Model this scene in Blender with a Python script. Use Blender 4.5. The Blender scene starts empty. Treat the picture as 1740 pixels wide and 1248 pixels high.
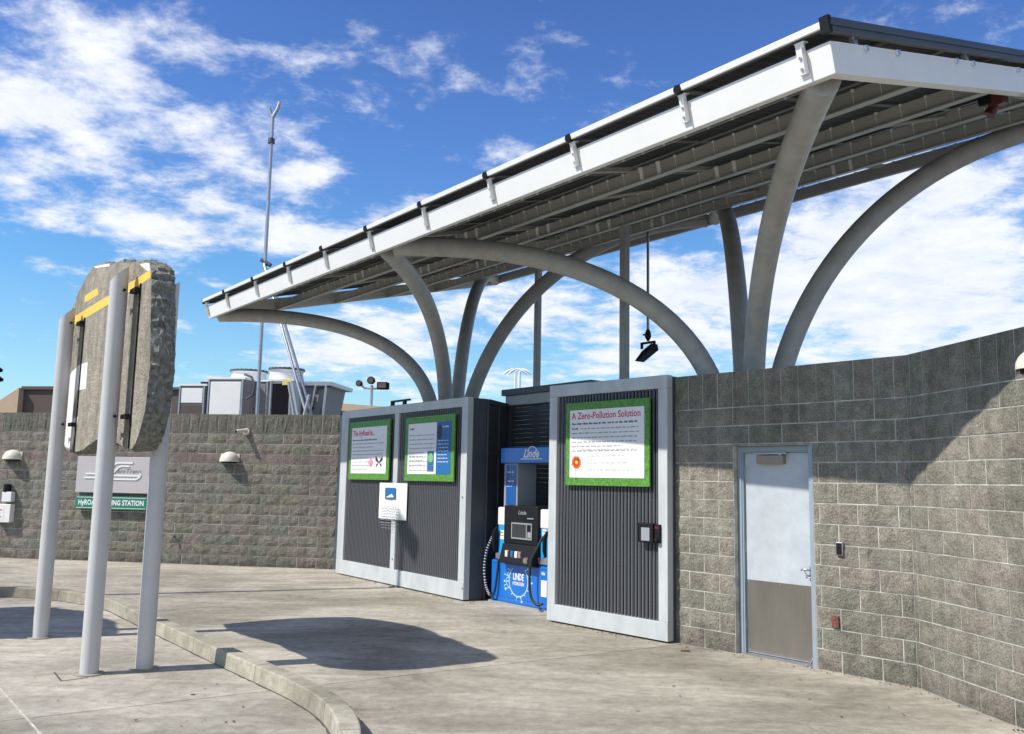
import bpy, math, random
import numpy as np
from mathutils import Vector, Matrix
random.seed(7)
scene = bpy.context.scene
COL = scene.collection
R_ = math.radians

# ---------------------------------------------------------------- camera
FPX, CX, CY, HCAM = 1500.0, 870.0, 624.0, 1.75
PITCH = math.atan(195 / FPX); ROLL = R_(1.1)
RM = Matrix.Rotation(math.pi / 2 + PITCH, 3, 'X') @ Matrix.Rotation(ROLL, 3, 'Z')
CAM = Vector((0, 0, HCAM))
cd = bpy.data.cameras.new('camera'); cam = bpy.data.objects.new('camera', cd); COL.objects.link(cam)
cd.sensor_width = 36; cd.lens = FPX / 1740 * 36; cd.clip_end = 3000; cd.clip_start = 0.05
cam.matrix_world = Matrix.Translation(CAM) @ RM.to_4x4()
scene.camera = cam

# ---------------------------------------------------------------- light
SAZ, SEL = R_(21), R_(48)
SDIR = Vector((math.cos(SAZ) * math.cos(SEL), math.sin(SAZ) * math.cos(SEL), -math.sin(SEL)))
sl = bpy.data.lights.new('sun', 'SUN'); sun = bpy.data.objects.new('sun', sl); COL.objects.link(sun)
sl.energy = 4.6; sl.angle = R_(0.5); sl.color = (1.0, 0.95, 0.87)
sun.rotation_euler = SDIR.to_track_quat('-Z', 'Y').to_euler(); sun.location = (-10, -4, 14)

scene.view_settings.view_transform = 'Standard'
scene.view_settings.look = 'None'
scene.view_settings.exposure = 0.24
scene.view_settings.gamma = 1.0
scene.view_settings.use_curve_mapping = False

def ray(x, y):
    return RM @ Vector(((x - CX) / FPX, (CY - y) / FPX, -1.0))
def g(x, y, z=0.0):
    d = ray(x, y); return CAM + d * ((z - HCAM) / d.z)

world = bpy.data.worlds.new('World'); scene.world = world; world.use_nodes = True
nt = world.node_tree; nt.nodes.clear()
def N(tree, typ, **kw):
    n = tree.nodes.new(typ)
    for k, v in kw.items():
        if k.startswith('i_'):
            key = k[2:]
            n.inputs[int(key) if key.isdigit() else key].default_value = v
        else: setattr(n, k, v)
    return n
def math_(tree, op, a, b=None, c=None, clamp=False):
    n = tree.nodes.new('ShaderNodeMath'); n.operation = op; n.use_clamp = clamp
    for i, v in enumerate((a, b, c)):
        if v is None: continue
        if isinstance(v, (int, float)): n.inputs[i].default_value = v
        else: tree.links.new(v, n.inputs[i])
    return n.outputs[0]
def vmath(tree, op, a, b=None):
    n = tree.nodes.new('ShaderNodeVectorMath'); n.operation = op
    for i, v in enumerate((a, b)):
        if v is None: continue
        if isinstance(v, (tuple, list, Vector)): n.inputs[i].default_value = v
        else: tree.links.new(v, n.inputs[i])
    return n
def mixc(tree, fac, a, b, typ='MIX'):
    n = tree.nodes.new('ShaderNodeMix'); n.data_type = 'RGBA'; n.blend_type = typ
    for i, v in ((0, fac), (6, a), (7, b)):
        if isinstance(v, (int, float)): n.inputs[i].default_value = v
        elif isinstance(v, (tuple, list)): n.inputs[i].default_value = tuple(v) + ((1,) if len(v) == 3 else ())
        else: tree.links.new(v, n.inputs[i])
    return n.outputs[2]
def ramp(tree, val, stops):
    n = tree.nodes.new('ShaderNodeValToRGB')
    el = n.color_ramp.elements
    while len(el) < len(stops): el.new(0.5)
    for e, (p, c) in zip(el, stops):
        e.position = p; e.color = tuple(c) + (1,) if isinstance(c, (tuple, list)) else (c, c, c, 1)
    tree.links.new(val, n.inputs[0]); return n.outputs[0]

sky = N(nt, 'ShaderNodeTexSky', sky_type='NISHITA', sun_disc=False, sun_elevation=SEL,
        sun_rotation=math.atan2(-SDIR.x, -SDIR.y), altitude=0, air_density=1.0, dust_density=0.3, ozone_density=2.0)
tc = N(nt, 'ShaderNodeTexCoord')
dirv = tc.outputs['Generated']
sep = N(nt, 'ShaderNodeSeparateXYZ'); nt.links.new(dirv, sep.inputs[0])
# deeper blue towards the zenith, as the polarised phone picture shows it
zc = math_(nt, 'MAXIMUM', sep.outputs[2], 0.0)
tint = ramp(nt, zc, [(0.0, (0.80, 1.12, 1.20)), (0.10, (0.80, 1.22, 1.34)), (0.22, (0.70, 1.16, 1.46)), (0.36, (0.68, 1.00, 1.50)), (0.55, (0.56, 0.80, 1.32)), (0.9, (0.46, 0.66, 1.15))])
base = mixc(nt, 1.0, sky.outputs[0], tint, 'MULTIPLY')
dz = math_(nt, 'ADD', zc, 0.16)
pl_ = vmath(nt, 'DIVIDE', dirv, (1, 1, 1))
cmb = N(nt, 'ShaderNodeCombineXYZ')
nt.links.new(math_(nt, 'DIVIDE', sep.outputs[0], dz), cmb.inputs[0])
nt.links.new(math_(nt, 'DIVIDE', sep.outputs[1], dz), cmb.inputs[1])
n1 = N(nt, 'ShaderNodeTexNoise', i_Scale=1.7, i_Detail=12.0, i_Roughness=0.52, i_Distortion=0.1)
n2 = N(nt, 'ShaderNodeTexNoise', i_Scale=6.0, i_Detail=12.0, i_Roughness=0.66, i_Distortion=0.15)
nt.links.new(cmb.outputs[0], n1.inputs['Vector']); nt.links.new(cmb.outputs[0], n2.inputs['Vector'])
fb = math_(nt, 'ADD', math_(nt, 'MULTIPLY_ADD', n1.outputs[0], 1.15, -0.575), math_(nt, 'MULTIPLY_ADD', n2.outputs[0], 0.95, 0.025))
acc = None
# banks of cloud: pixel of centre, half width and half height (px), weight
for (bx, by, hw, hh, wt) in [(50, 190, 170, 80, .25), (330, 200, 180, 55, .10), (410, 265, 120, 55, .19), (60, 20, 200, 60, .10),
                             (420, 400, 260, 55, .18), (620, 380, 160, 45, .15), (1150, 520, 520, 130, .30), (1600, 450, 330, 120, .27),
                             (620, 590, 220, 80, .24), (820, 265, 170, 30, .17), (720, 90, 280, 55, .19), (540, 295, 50, 28, .22),
                             (-500, 420, 300, 120, .2), (2500, 400, 500, 160, .26)]:
    c = ray(bx, by).normalized(); k = 1.0 / FPX
    df = vmath(nt, 'SUBTRACT', dirv, tuple(c))
    sc = vmath(nt, 'MULTIPLY', df.outputs[0], (1 / (hw * k), 1 / (hw * k), 1 / (hh * k)))
    dt = vmath(nt, 'DOT_PRODUCT', sc.outputs[0], sc.outputs[0])
    ex = math_(nt, 'MULTIPLY', math_(nt, 'EXPONENT', math_(nt, 'MULTIPLY', dt.outputs['Value'], -0.9)), wt)
    acc = ex if acc is None else math_(nt, 'ADD', acc, ex)
# extra cloud added out of view, behind and overhead, to neutralise blue shade
bh = math_(nt, 'MULTIPLY', math_(nt, 'MAXIMUM', math_(nt, 'MULTIPLY', sep.outputs[1], -1.0), 0.0), 0.30)
zh = math_(nt, 'MULTIPLY', math_(nt, 'MAXIMUM', math_(nt, 'SUBTRACT', sep.outputs[2], 0.5), 0.0), 0.30)
dens = math_(nt, 'ADD', math_(nt, 'ADD', math_(nt, 'ADD', fb, acc), bh), zh)
mask = N(nt, 'ShaderNodeMapRange', interpolation_type='SMOOTHSTEP', i_1=0.59, i_2=0.90, i_3=0.0, i_4=0.97)
nt.links.new(dens, mask.inputs[0])
shade = math_(nt, 'MULTIPLY', n2.outputs[0], 1.0)
cloudc = ramp(nt, shade, [(0.3, (6.2, 6.9, 8.3)), (0.5, (7.6, 8.0, 8.9)), (0.7, (8.8, 8.9, 9.3))])
hz = ramp(nt, sep.outputs[2], [(0.0, 0.36), (0.10, 0.12), (0.22, 0.0)])
base2 = mixc(nt, hz, base, (6.6, 7.7, 9.0))
skyc = mixc(nt, mask.outputs[0], base2, cloudc)
bg = N(nt, 'ShaderNodeBackground', i_Strength=0.1); nt.links.new(skyc, bg.inputs[0])
wo = N(nt, 'ShaderNodeOutputWorld'); nt.links.new(bg.outputs[0], wo.inputs[0])

# ---------------------------------------------------------------- materials
def mat(name, col, rough=0.6, metal=0.0, var=0.0, vscale=3.0, bump=0.0, bscale=40.0, spec=0.5, col2=None, stretch=(1, 1, 1), coat=0.0, rand=0.0):
    m = bpy.data.materials.new(name); m.use_nodes = True; t = m.node_tree
    b = t.nodes['Principled BSDF']
    b.inputs['Roughness'].default_value = rough; b.inputs['Metallic'].default_value = metal
    b.inputs['Specular IOR Level'].default_value = spec; b.inputs['Coat Weight'].default_value = coat
    b.inputs['Base Color'].default_value = tuple(col) + (1,)
    geo = N(t, 'ShaderNodeNewGeometry'); pos = geo.outputs['Position']
    if stretch != (1, 1, 1): pos = vmath(t, 'MULTIPLY', pos, stretch).outputs[0]
    out = None
    if var > 0 or col2:
        nz = N(t, 'ShaderNodeTexNoise', i_Scale=vscale, i_Detail=6.0, i_Roughness=0.65)
        t.links.new(pos, nz.inputs['Vector'])
        c2 = col2 if col2 else tuple(min(1, c * (1 + var)) for c in col)
        c1 = col if col2 else tuple(c * (1 - var) for c in col)
        out = ramp(t, nz.outputs[0], [(0.33, c1), (0.67, c2)])
    if rand > 0:
        oi = N(t, 'ShaderNodeObjectInfo')
        f = N(t, 'ShaderNodeMapRange', i_3=1 - rand, i_4=1 + rand); t.links.new(oi.outputs['Random'], f.inputs[0])
        cc = N(t, 'ShaderNodeCombineXYZ')
        for i in range(3): t.links.new(f.outputs[0], cc.inputs[i])
        out = mixc(t, 1.0, out if out is not None else col, cc.outputs[0], 'MULTIPLY')
    if out is not None: t.links.new(out, b.inputs['Base Color'])
    if bump > 0:
        nb = N(t, 'ShaderNodeTexNoise', i_Scale=bscale, i_Detail=5.0, i_Roughness=0.6); t.links.new(pos, nb.inputs['Vector'])
        bp = N(t, 'ShaderNodeBump', i_Strength=bump, i_Distance=0.01); t.links.new(nb.outputs[0], bp.inputs['Height'])
        t.links.new(bp.outputs[0], b.inputs['Normal'])
    return m

def block_mat(name, tones, moss=0.35, speck=1.0):
    m = bpy.data.materials.new(name); m.use_nodes = True; t = m.node_tree; b = t.nodes['Principled BSDF']
    b.inputs['Roughness'].default_value = 0.93; b.inputs['Specular IOR Level'].default_value = 0.2
    geo = N(t, 'ShaderNodeNewGeometry'); oi = N(t, 'ShaderNodeObjectInfo')
    col = ramp(t, oi.outputs['Random'], [(i / (len(tones) - 1), c) for i, c in enumerate(tones)])
    big = N(t, 'ShaderNodeTexNoise', i_Scale=0.9, i_Detail=4.0); t.links.new(geo.outputs['Position'], big.inputs['Vector'])
    mo = ramp(t, big.outputs[0], [(0.46, 0.0), (0.62, moss)])
    col = mixc(t, mo, col, (0.165, 0.175, 0.125))
    fine = N(t, 'ShaderNodeTexNoise', i_Scale=70.0, i_Detail=4.0, i_Roughness=0.75); t.links.new(geo.outputs['Position'], fine.inputs['Vector'])
    fc = ramp(t, fine.outputs[0], [(0.35, (1 - .42 * speck,) * 3), (0.5, (1.0,) * 3), (0.68, (1 + .38 * speck,) * 3)])
    col = mixc(t, 1.0, col, fc, 'MULTIPLY')
    mid = N(t, 'ShaderNodeTexNoise', i_Scale=9.0, i_Detail=5.0); t.links.new(geo.outputs['Position'], mid.inputs['Vector'])
    col = mixc(t, 1.0, col, ramp(t, mid.outputs[0], [(0.3, 0.78), (0.7, 1.18)]), 'MULTIPLY')
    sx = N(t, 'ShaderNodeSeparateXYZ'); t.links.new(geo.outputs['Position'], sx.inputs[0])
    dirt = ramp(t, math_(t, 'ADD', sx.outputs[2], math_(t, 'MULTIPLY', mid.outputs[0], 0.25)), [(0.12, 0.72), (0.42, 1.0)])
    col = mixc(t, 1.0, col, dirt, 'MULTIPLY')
    stv = vmath(t, 'MULTIPLY', geo.outputs['Position'], (5.5, 5.5, .35)).outputs[0]
    sn = N(t, 'ShaderNodeTexNoise', i_Scale=1.0, i_Detail=5.0, i_Roughness=0.6); t.links.new(stv, sn.inputs['Vector'])
    col = mixc(t, 1.0, col, ramp(t, sn.outputs[0], [(0.32, 0.82), (0.5, 1.0), (0.70, 1.20)]), 'MULTIPLY')
    t.links.new(col, b.inputs['Base Color'])
    nb = N(t, 'ShaderNodeTexNoise', i_Scale=24.0, i_Detail=8.0, i_Roughness=0.75); t.links.new(geo.outputs['Position'], nb.inputs['Vector'])
    bp = N(t, 'ShaderNodeBump', i_Strength=1.0, i_Distance=0.075); t.links.new(nb.outputs[0], bp.inputs['Height'])
    t.links.new(bp.outputs[0], b.inputs['Normal'])
    return m

def concrete_mat(name, col, stain=1.0):
    m = bpy.data.materials.new(name); m.use_nodes = True; t = m.node_tree; b = t.nodes['Principled BSDF']
    b.inputs['Roughness'].default_value = 0.9; b.inputs['Specular IOR Level'].default_value = 0.25
    geo = N(t, 'ShaderNodeNewGeometry'); P = geo.outputs['Position']
    oi = N(t, 'ShaderNodeObjectInfo')
    def nz(scale, det=5.0, rough=.6, vec=P, dist=0.0):
        n = N(t, 'ShaderNodeTexNoise', i_Scale=scale, i_Detail=det, i_Roughness=rough, i_Distortion=dist); t.links.new(vec, n.inputs['Vector']); return n.outputs[0]
    c = mixc(t, 1.0, tuple(col), ramp(t, nz(0.35, 4, .6, dist=.6), [(0.35, (0.60, 0.595, 0.56)), (0.62, (1.18, 1.17, 1.16))]), 'MULTIPLY')
    st = vmath(t, 'MULTIPLY', P, (0.45, 1.5, 1)).outputs[0]
    c = mixc(t, 1.0, c, ramp(t, nz(2.2, 8, .72, st, .8), [(0.34, (0.74, 0.73, 0.69)), (0.55, (1.0, 1.0, 1.0)), (0.70, (1.22, 1.21, 1.19))]), 'MULTIPLY')
    c = mixc(t, 1.0, c, ramp(t, nz(9.0, 8, .75), [(0.36, 0.78), (0.6, 1.10)]), 'MULTIPLY')
    c = mixc(t, 1.0, c, ramp(t, nz(120, 3, .7), [(0.35, 0.84), (0.65, 1.14)]), 'MULTIPLY')
    # small dark spots: gum and oil
    vo = N(t, 'ShaderNodeTexVoronoi', i_Scale=1.3); t.links.new(P, vo.inputs['Vector'])
    c = mixc(t, 1.0, c, ramp(t, vo.outputs['Distance'], [(0.02, 0.45), (0.035, 1.0)]), 'MULTIPLY')
    # hairline cracks
    wv = N(t, 'ShaderNodeTexVoronoi', feature='DISTANCE_TO_EDGE', i_Scale=0.28)
    wp = vmath(t, 'ADD', P, None); wn = N(t, 'ShaderNodeTexNoise', i_Scale=1.6, i_Detail=5.0); t.links.new(P, wn.inputs['Vector'])
    t.links.new(vmath(t, 'MULTIPLY', wn.outputs['Color'], (1.2, 1.2, 0)).outputs[0], wp.inputs[1]); t.links.new(wp.outputs[0], wv.inputs['Vector'])
    c = mixc(t, 1.0, c, ramp(t, wv.outputs['Distance'], [(0.0, 0.80), (0.003, 1.0)]), 'MULTIPLY')
    f = N(t, 'ShaderNodeMapRange', i_3=0.93, i_4=1.07); t.links.new(oi.outputs['Random'], f.inputs[0])
    cc = N(t, 'ShaderNodeCombineXYZ')
    for i in range(3): t.links.new(f.outputs[0], cc.inputs[i])
    c = mixc(t, 1.0, c, cc.outputs[0], 'MULTIPLY')
    t.links.new(c, b.inputs['Base Color'])
    bp = N(t, 'ShaderNodeBump', i_Strength=0.35, i_Distance=0.01)
    t.links.new(nz(60, 6, .7), bp.inputs['Height']); t.links.new(bp.outputs[0], b.inputs['Normal'])
    return m

M = {}
M['ground'] = concrete_mat('plaza concrete', (0.385, 0.360, 0.305))
M['kerb'] = concrete_mat('kerb concrete', (0.36, 0.34, 0.275))
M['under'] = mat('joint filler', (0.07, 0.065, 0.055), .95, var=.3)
M['seal'] = mat('joint sealant', (0.46, 0.44, 0.38), .8, var=.3, vscale=8)
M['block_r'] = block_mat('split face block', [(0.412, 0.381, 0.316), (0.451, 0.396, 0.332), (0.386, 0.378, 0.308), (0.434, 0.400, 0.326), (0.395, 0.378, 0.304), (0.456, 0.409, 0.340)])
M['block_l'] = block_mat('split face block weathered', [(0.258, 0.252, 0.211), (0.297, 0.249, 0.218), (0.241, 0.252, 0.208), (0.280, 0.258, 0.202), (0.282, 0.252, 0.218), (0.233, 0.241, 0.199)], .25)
M['block_top'] = block_mat('cap block', [(0.200, 0.202, 0.168), (0.222, 0.206, 0.172), (0.190, 0.196, 0.160)], .2)
M['block_band'] = block_mat('smooth band block', [(0.270, 0.215, 0.200), (0.245, 0.225, 0.205), (0.285, 0.225, 0.210), (0.235, 0.210, 0.180)], .1, .4)
M['mortar'] = mat('mortar', (0.45, 0.44, 0.385), .95, var=.35, vscale=7, bump=.3, bscale=60)
M['white'] = mat('white painted steel', (0.80, 0.79, 0.76), .42, var=.03, vscale=2)
M['postpaint'] = mat('pale grey painted steel', (0.52, 0.515, 0.505), .42, var=.05, vscale=2.5, bump=.02)
M['gate'] = mat('grey blue painted steel', (0.49, 0.515, 0.515), .5, var=.13, vscale=4, stretch=(1, 1, .4), bump=.03, bscale=8)
M['gatedark'] = mat('dark grey steel', (0.070, 0.076, 0.090), .5, var=.12, vscale=3)
M['slat'] = mat('slat steel', (0.052, 0.054, 0.062), .45, var=.06)
M['slatglint'] = mat('slat edge highlight', (0.36, 0.37, 0.38), .4)
M['backing'] = mat('dark gap backing', (0.012, 0.013, 0.016), .75, var=.15)
M['armpaint'] = mat('warm grey painted tube', (0.40, 0.40, 0.385), .5, var=.14, vscale=5, bump=.04, bscale=12)
M['beam'] = mat('underside beam paint', (0.36, 0.36, 0.335), .5, var=.08, vscale=4)
M['alu'] = mat('aluminium', (0.62, 0.62, 0.62), .32, 0.85, var=.05)
M['pframe'] = mat('panel frame', (0.16, 0.16, 0.16), .45, .4)
M['galv'] = mat('galvanised steel', (0.42, 0.43, 0.45), .38, 0.8, var=.12, vscale=10)
M['black'] = mat('black plastic', (0.012, 0.012, 0.014), .55, var=.1, spec=.2)
M['rubber'] = mat('black rubber', (0.02, 0.02, 0.022), .55)
M['door'] = mat('pale blue door paint', (0.46, 0.495, 0.52), .42, var=.10, vscale=5, bump=.05, bscale=5)
M['frame'] = mat('door frame paint', (0.27, 0.33, 0.38), .45, var=.06)
M['kick'] = mat('brushed kick plate', (0.25, 0.225, 0.19), .36, 0.55, var=.14, vscale=2.5, stretch=(1, 1, .3))
M['bronze'] = mat('closer bronze', (0.30, 0.25, 0.19), .5, .2, var=.1)
M['rust'] = mat('rusty plate', (0.16, 0.055, 0.035), .85, var=.5, vscale=22, bump=.3)
M['blue'] = mat('blue dispenser paint', (0.008, 0.15, 0.56), .32, var=.04, coat=.3)
M['blue2'] = mat('light blue dispenser paint', (0.02, 0.36, 0.80), .32, var=.04, coat=.3)
M['navy'] = mat('navy dispenser paint', (0.006, 0.085, 0.33), .32, var=.04, coat=.3)
M['wplastic'] = mat('white plastic', (0.78, 0.78, 0.78), .4, var=.02)
M['greyplastic'] = mat('grey plastic', (0.30, 0.32, 0.34), .45)
M['screen'] = mat('display glass', (0.02, 0.022, 0.03), .12, coat=.6)
M['paper'] = mat('paper', (0.80, 0.80, 0.78), .6, var=.03)
M['printgrey'] = mat('grey print', (0.30, 0.30, 0.31), .6)
M['printlight'] = mat('light grey print', (0.50, 0.50, 0.50), .6)
M['printdark'] = mat('dark print', (0.03, 0.03, 0.035), .6)
M['printred'] = mat('red print', (0.62, 0.03, 0.05), .55)
M['orange'] = mat('orange print', (0.82, 0.10, 0.03), .55)
M['pink'] = mat('pink print', (0.80, 0.25, 0.32), .55)
M['yellowp'] = mat('yellow print', (0.85, 0.60, 0.05), .55)
M['printblue'] = mat('blue print', (0.015, 0.13, 0.36), .55)
M['printgreen'] = mat('green print', (0.19, 0.50, 0.12), .55)
M['board'] = mat('grass green board', (0.05, 0.16, 0.022), .5, col2=(0.13, 0.36, 0.05), vscale=28)
M['green'] = mat('teal green enamel', (0.012, 0.20, 0.125), .4)
M['signgrey'] = mat('grey sign face', (0.50, 0.47, 0.455), .5, var=.03)
M['letters'] = mat('white lettering', (0.82, 0.82, 0.80), .5)
M['letgrey'] = mat('grey lettering', (0.22, 0.22, 0.23), .5)
M['slab'] = block_mat('old pavement slab', [(0.52, 0.47, 0.38), (0.52, 0.47, 0.38)], .15, .8)
M['slabedge'] = mat('broken concrete edge', (0.085, 0.085, 0.07), .95, col2=(0.26, 0.26, 0.23), vscale=22, bump=1.0, bscale=28)
M['yellow'] = mat('worn yellow road paint', (0.72, 0.42, 0.03), .75, col2=(0.80, 0.56, 0.12), vscale=18)
M['roadwhite'] = mat('worn white road paint', (0.74, 0.70, 0.67), .75, var=.08, vscale=20)
M['fixture'] = mat('cream light housing', (0.66, 0.62, 0.52), .45, var=.04)
M['hvac'] = mat('light grey cabinet', (0.80, 0.79, 0.75), .5, var=.04)
M['hvac2'] = mat('mid grey cabinet', (0.20, 0.205, 0.22), .5, var=.06)
M['hvacdark'] = mat('dark coil', (0.012, 0.011, 0.015), .95, spec=.1, var=.3, vscale=20)
M['brown'] = mat('brown cladding', (0.09, 0.065, 0.055), .7, var=.1)
M['tan'] = mat('tan stucco', (0.48, 0.36, 0.24), .8, var=.06)
M['leaf'] = mat('dry leaf', (0.10, 0.05, 0.025), .9, var=.4, vscale=30)
M['redplastic'] = mat('red plastic', (0.10, 0.010, 0.012), .5)
M['label'] = mat('yellow label', (0.75, 0.62, 0.12), .6)

def cell_mat():
    m = bpy.data.materials.new('solar cells'); m.use_nodes = True; t = m.node_tree; b = t.nodes['Principled BSDF']
    tcn = N(t, 'ShaderNodeTexCoord'); br = N(t, 'ShaderNodeTexBrick', offset=0.0, i_Scale=1.0)
    br.inputs['Color1'].default_value = (0.022, 0.022, 0.026, 1); br.inputs['Color2'].default_value = (0.030, 0.029, 0.030, 1)
    br.inputs['Mortar'].default_value = (0.09, 0.09, 0.088, 1)
    br.inputs['Mortar Size'].default_value = 0.006; br.inputs['Brick Width'].default_value = 0.128; br.inputs['Row Height'].default_value = 0.128
    t.links.new(tcn.outputs['Object'], br.inputs['Vector']); t.links.new(br.outputs[0], b.inputs['Base Color'])
    b.inputs['Roughness'].default_value = 0.55; b.inputs['Specular IOR Level'].default_value = 0.2
    return m
M['cell'] = cell_mat()

# ---------------------------------------------------------------- object helpers
ORG = {}
def empty(name, loc, label=None, cat=None, group=None, kind=None):
    o = bpy.data.objects.new(name, None); COL.objects.link(o); o.location = loc; o.empty_display_size = .2
    ORG[o.name] = Vector(loc)
    return tag(o, label, cat, group, kind)
def tag(o, label=None, cat=None, group=None, kind=None):
    if label: o['label'] = label
    if cat: o['category'] = cat
    if group: o['group'] = group
    if kind: o['kind'] = kind
    return o
class MB:
    def __init__(s): s.v = []; s.f = []; s.mi = []; s.sm = []
    def add(s, vs, fs, mi=0, smooth=False):
        b = len(s.v); s.v += [Vector(v) for v in vs]
        for f in fs: s.f.append([i + b for i in f]); s.mi.append(mi); s.sm.append(smooth)
        return s
    def hexa(s, c, mi=0):  # 8 corners: bottom 4 then top 4
        return s.add(c, [(0, 3, 2, 1), (4, 5, 6, 7), (0, 1, 5, 4), (1, 2, 6, 5), (2, 3, 7, 6), (3, 0, 4, 7)], mi)
    def box(s, F, s0, s1, d0, d1, z0, z1, mi=0):   # in frame F: along, outward, up
        return s.hexa([F(s0, d0, z0), F(s1, d0, z0), F(s1, d1, z0), F(s0, d1, z0), F(s0, d0, z1), F(s1, d0, z1), F(s1, d1, z1), F(s0, d1, z1)], mi)
    def tube(s, pts, r, n=12, mi=0, cap=True, rr=None):
        pts = [Vector(p) for p in pts]; ring = []; up = None
        for i, p in enumerate(pts):
            d = (pts[min(i + 1, len(pts) - 1)] - pts[max(i - 1, 0)]).normalized()
            if up is None:
                up = Vector((0, 0, 1)) if abs(d.z) < .9 else Vector((1, 0, 0))
            a = (up - d * up.dot(d)).normalized(); b = d.cross(a); up = a
            q = rr[i] if rr else r
            ring.append([p + (a * math.cos(2 * math.pi * k / n) + b * math.sin(2 * math.pi * k / n)) * q for k in range(n)])
        vs = [v for rg in ring for v in rg]; fs = []
        for i in range(len(pts) - 1):
            for k in range(n):
                fs.append((i * n + k, i * n + (k + 1) % n, (i + 1) * n + (k + 1) % n, (i + 1) * n + k))
        b0 = len(s.v); s.add(vs, fs, mi, True)
        if cap: s.add(ring[0], [tuple(range(n))[::-1]], mi); s.add(ring[-1], [tuple(range(n))], mi)
        return s
    def cyl(s, a, b, r, n=14, mi=0): return s.tube([a, b], r, n, mi)
    def poly(s, pts, th, nrm, mi=0):   # extruded flat polygon
        n = len(pts); nrm = Vector(nrm); pts = [Vector(p) for p in pts]
        s.add(pts + [p - nrm * th for p in pts], [tuple(range(n)), tuple(range(n, 2 * n))[::-1]] + [(i, n + i, n + (i + 1) % n, (i + 1) % n) for i in range(n)], mi)
        return s
    def build(s, name, m, parent=None, label=None, cat=None, group=None, kind=None, bevel=0.0, origin=None):
        org = ORG[parent.name] if parent is not None else (Vector(origin) if origin is not None else s.v[0].copy())
        me = bpy.data.meshes.new(name); me.from_pydata([tuple(v - org) for v in s.v], [], s.f)
        for q in (m if isinstance(m, (list, tuple)) else [m]): me.materials.append(M[q] if isinstance(q, str) else q)
        me.polygons.foreach_set('material_index', s.mi); me.polygons.foreach_set('use_smooth', s.sm)
        me.update()
        import bmesh
        bm = bmesh.new(); bm.from_mesh(me); bmesh.ops.recalc_face_normals(bm, faces=bm.faces); bm.to_mesh(me); bm.free()
        o = bpy.data.objects.new(name, me); COL.objects.link(o)
        if parent is not None: o.parent = parent
        else: o.location = org
        ORG[o.name] = org
        if bevel > 0:
            md = o.modifiers.new('bevel', 'BEVEL'); md.width = bevel; md.segments = 2; md.limit_method = 'ANGLE'; md.angle_limit = R_(50)
        return tag(o, label, cat, group, kind)

class Frame:
    """vertical working plane: s along the wall (to the right), d out of it towards the yard, z up"""
    def __init__(s, a, b):
        s.O = Vector((a[0], a[1], 0)); d = Vector((b[0] - a[0], b[1] - a[1], 0)); s.L = d.length; s.S = d.normalized()
        s.N = Vector((s.S.y, -s.S.x, 0)); s.ang = math.atan2(s.S.y, s.S.x)
    def __call__(s, a, d, z): return s.O + s.S * a + s.N * d + Vector((0, 0, z))
    def at(s, x, y, d=0.0):  # the point of the plane seen there -> (s, z)
        r = ray(x, y); o = s.O + s.N * d; t = (o - CAM).dot(s.N) / r.dot(s.N); P = CAM + r * t
        return (P - s.O).dot(s.S), P.z

def flat_text(s, F, s0, z0, height, d, width=None, shear=0.0, mi=0, mb=None, align='LEFT', thick=0.002, bold=0.0):
    cu = bpy.data.curves.new('lettering', 'FONT'); cu.body = s; cu.size = 1.0; cu.shear = shear; cu.offset = bold; cu.resolution_u = 2
    ob = bpy.data.objects.new('lettering', cu); me = bpy.data.meshes.new_from_object(ob)
    vs = [v.co.copy() for v in me.vertices]; fs = [tuple(p.vertices) for p in me.polygons]
    bpy.data.objects.remove(ob); bpy.data.curves.remove(cu); bpy.data.meshes.remove(me)
    x0 = min(v.x for v in vs); x1 = max(v.x for v in vs); y1 = max(v.y for v in vs); y0 = min(v.y for v in vs)
    k = height / 0.72; kx = k if width is None else width / (x1 - x0)
    off = 0 if align == 'LEFT' else -(x1 - x0) * kx / 2
    mb.add([F(s0 + off + (v.x - x0) * kx, d, z0 + v.y * k) for v in vs], fs, mi)
    return mb

GLp = (g(570, 975), g(787, 1022.5)); GRp = (g(929, 1056), g(1135, 1094.5))
WAp = (g(1160, 1094), g(1560, 1169)); WBp = (g(1560, 1169), g(1740, 1240)); LWp = (g(0, 948), g(565, 968))
GL = Frame(*GLp); GR = Frame(*GRp); WA = Frame(*WAp); WB = Frame(*WBp); LW = Frame(*LWp)
FLc = g(355, 542, 4.66); FRc = g(1420, 125, 4.66); LCAN = (FRc - FLc).length
CF = Frame(FLc, FRc)   # canopy plan frame: s along the front edge, -d towards the back
TILT = R_(14); TT = math.tan(TILT)

# ---------------------------------------------------------------- ground
GZ = MB(); GZ.add([(-700, -300, -.04), (700, -300, -.04), (700, 900, -.04), (-700, 900, -.04)], [(0, 1, 2, 3)])
GZ.build('ground', 'under', kind='structure', origin=(0, 0, 0))
plaza = empty('plaza', (0, 8, 0), kind='structure')
def clip(poly, p, n, off):
    out = []
    for i in range(len(poly)):
        a, b = poly[i], poly[(i + 1) % len(poly)]
        da = (a - p).dot(n) - off; db = (b - p).dot(n) - off
        if da >= 0: out.append(a)
        if (da >= 0) != (db >= 0): out.append(a + (b - a) * (da / (da - db)))
    return out
def line(a, b):
    d = (b - a); d = Vector((d.x, d.y)).normalized(); return Vector((a.x, a.y)), Vector((-d.y, d.x))
polys = [[Vector(p) for p in ((-32, -9), (16, -9), (16, 32), (-32, 32))]]
L1 = line(g(0, 1170), g(70, 1248)); L2 = line(g(540, 1165), g(1134, 1098)); L3 = line(g(276, 1038), g(365, 1031))
L4 = line(g(0, 1700), g(1000, 1760)); L5 = line(Vector((-13, 6, 0)), Vector((-12, 16, 0)))
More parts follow.
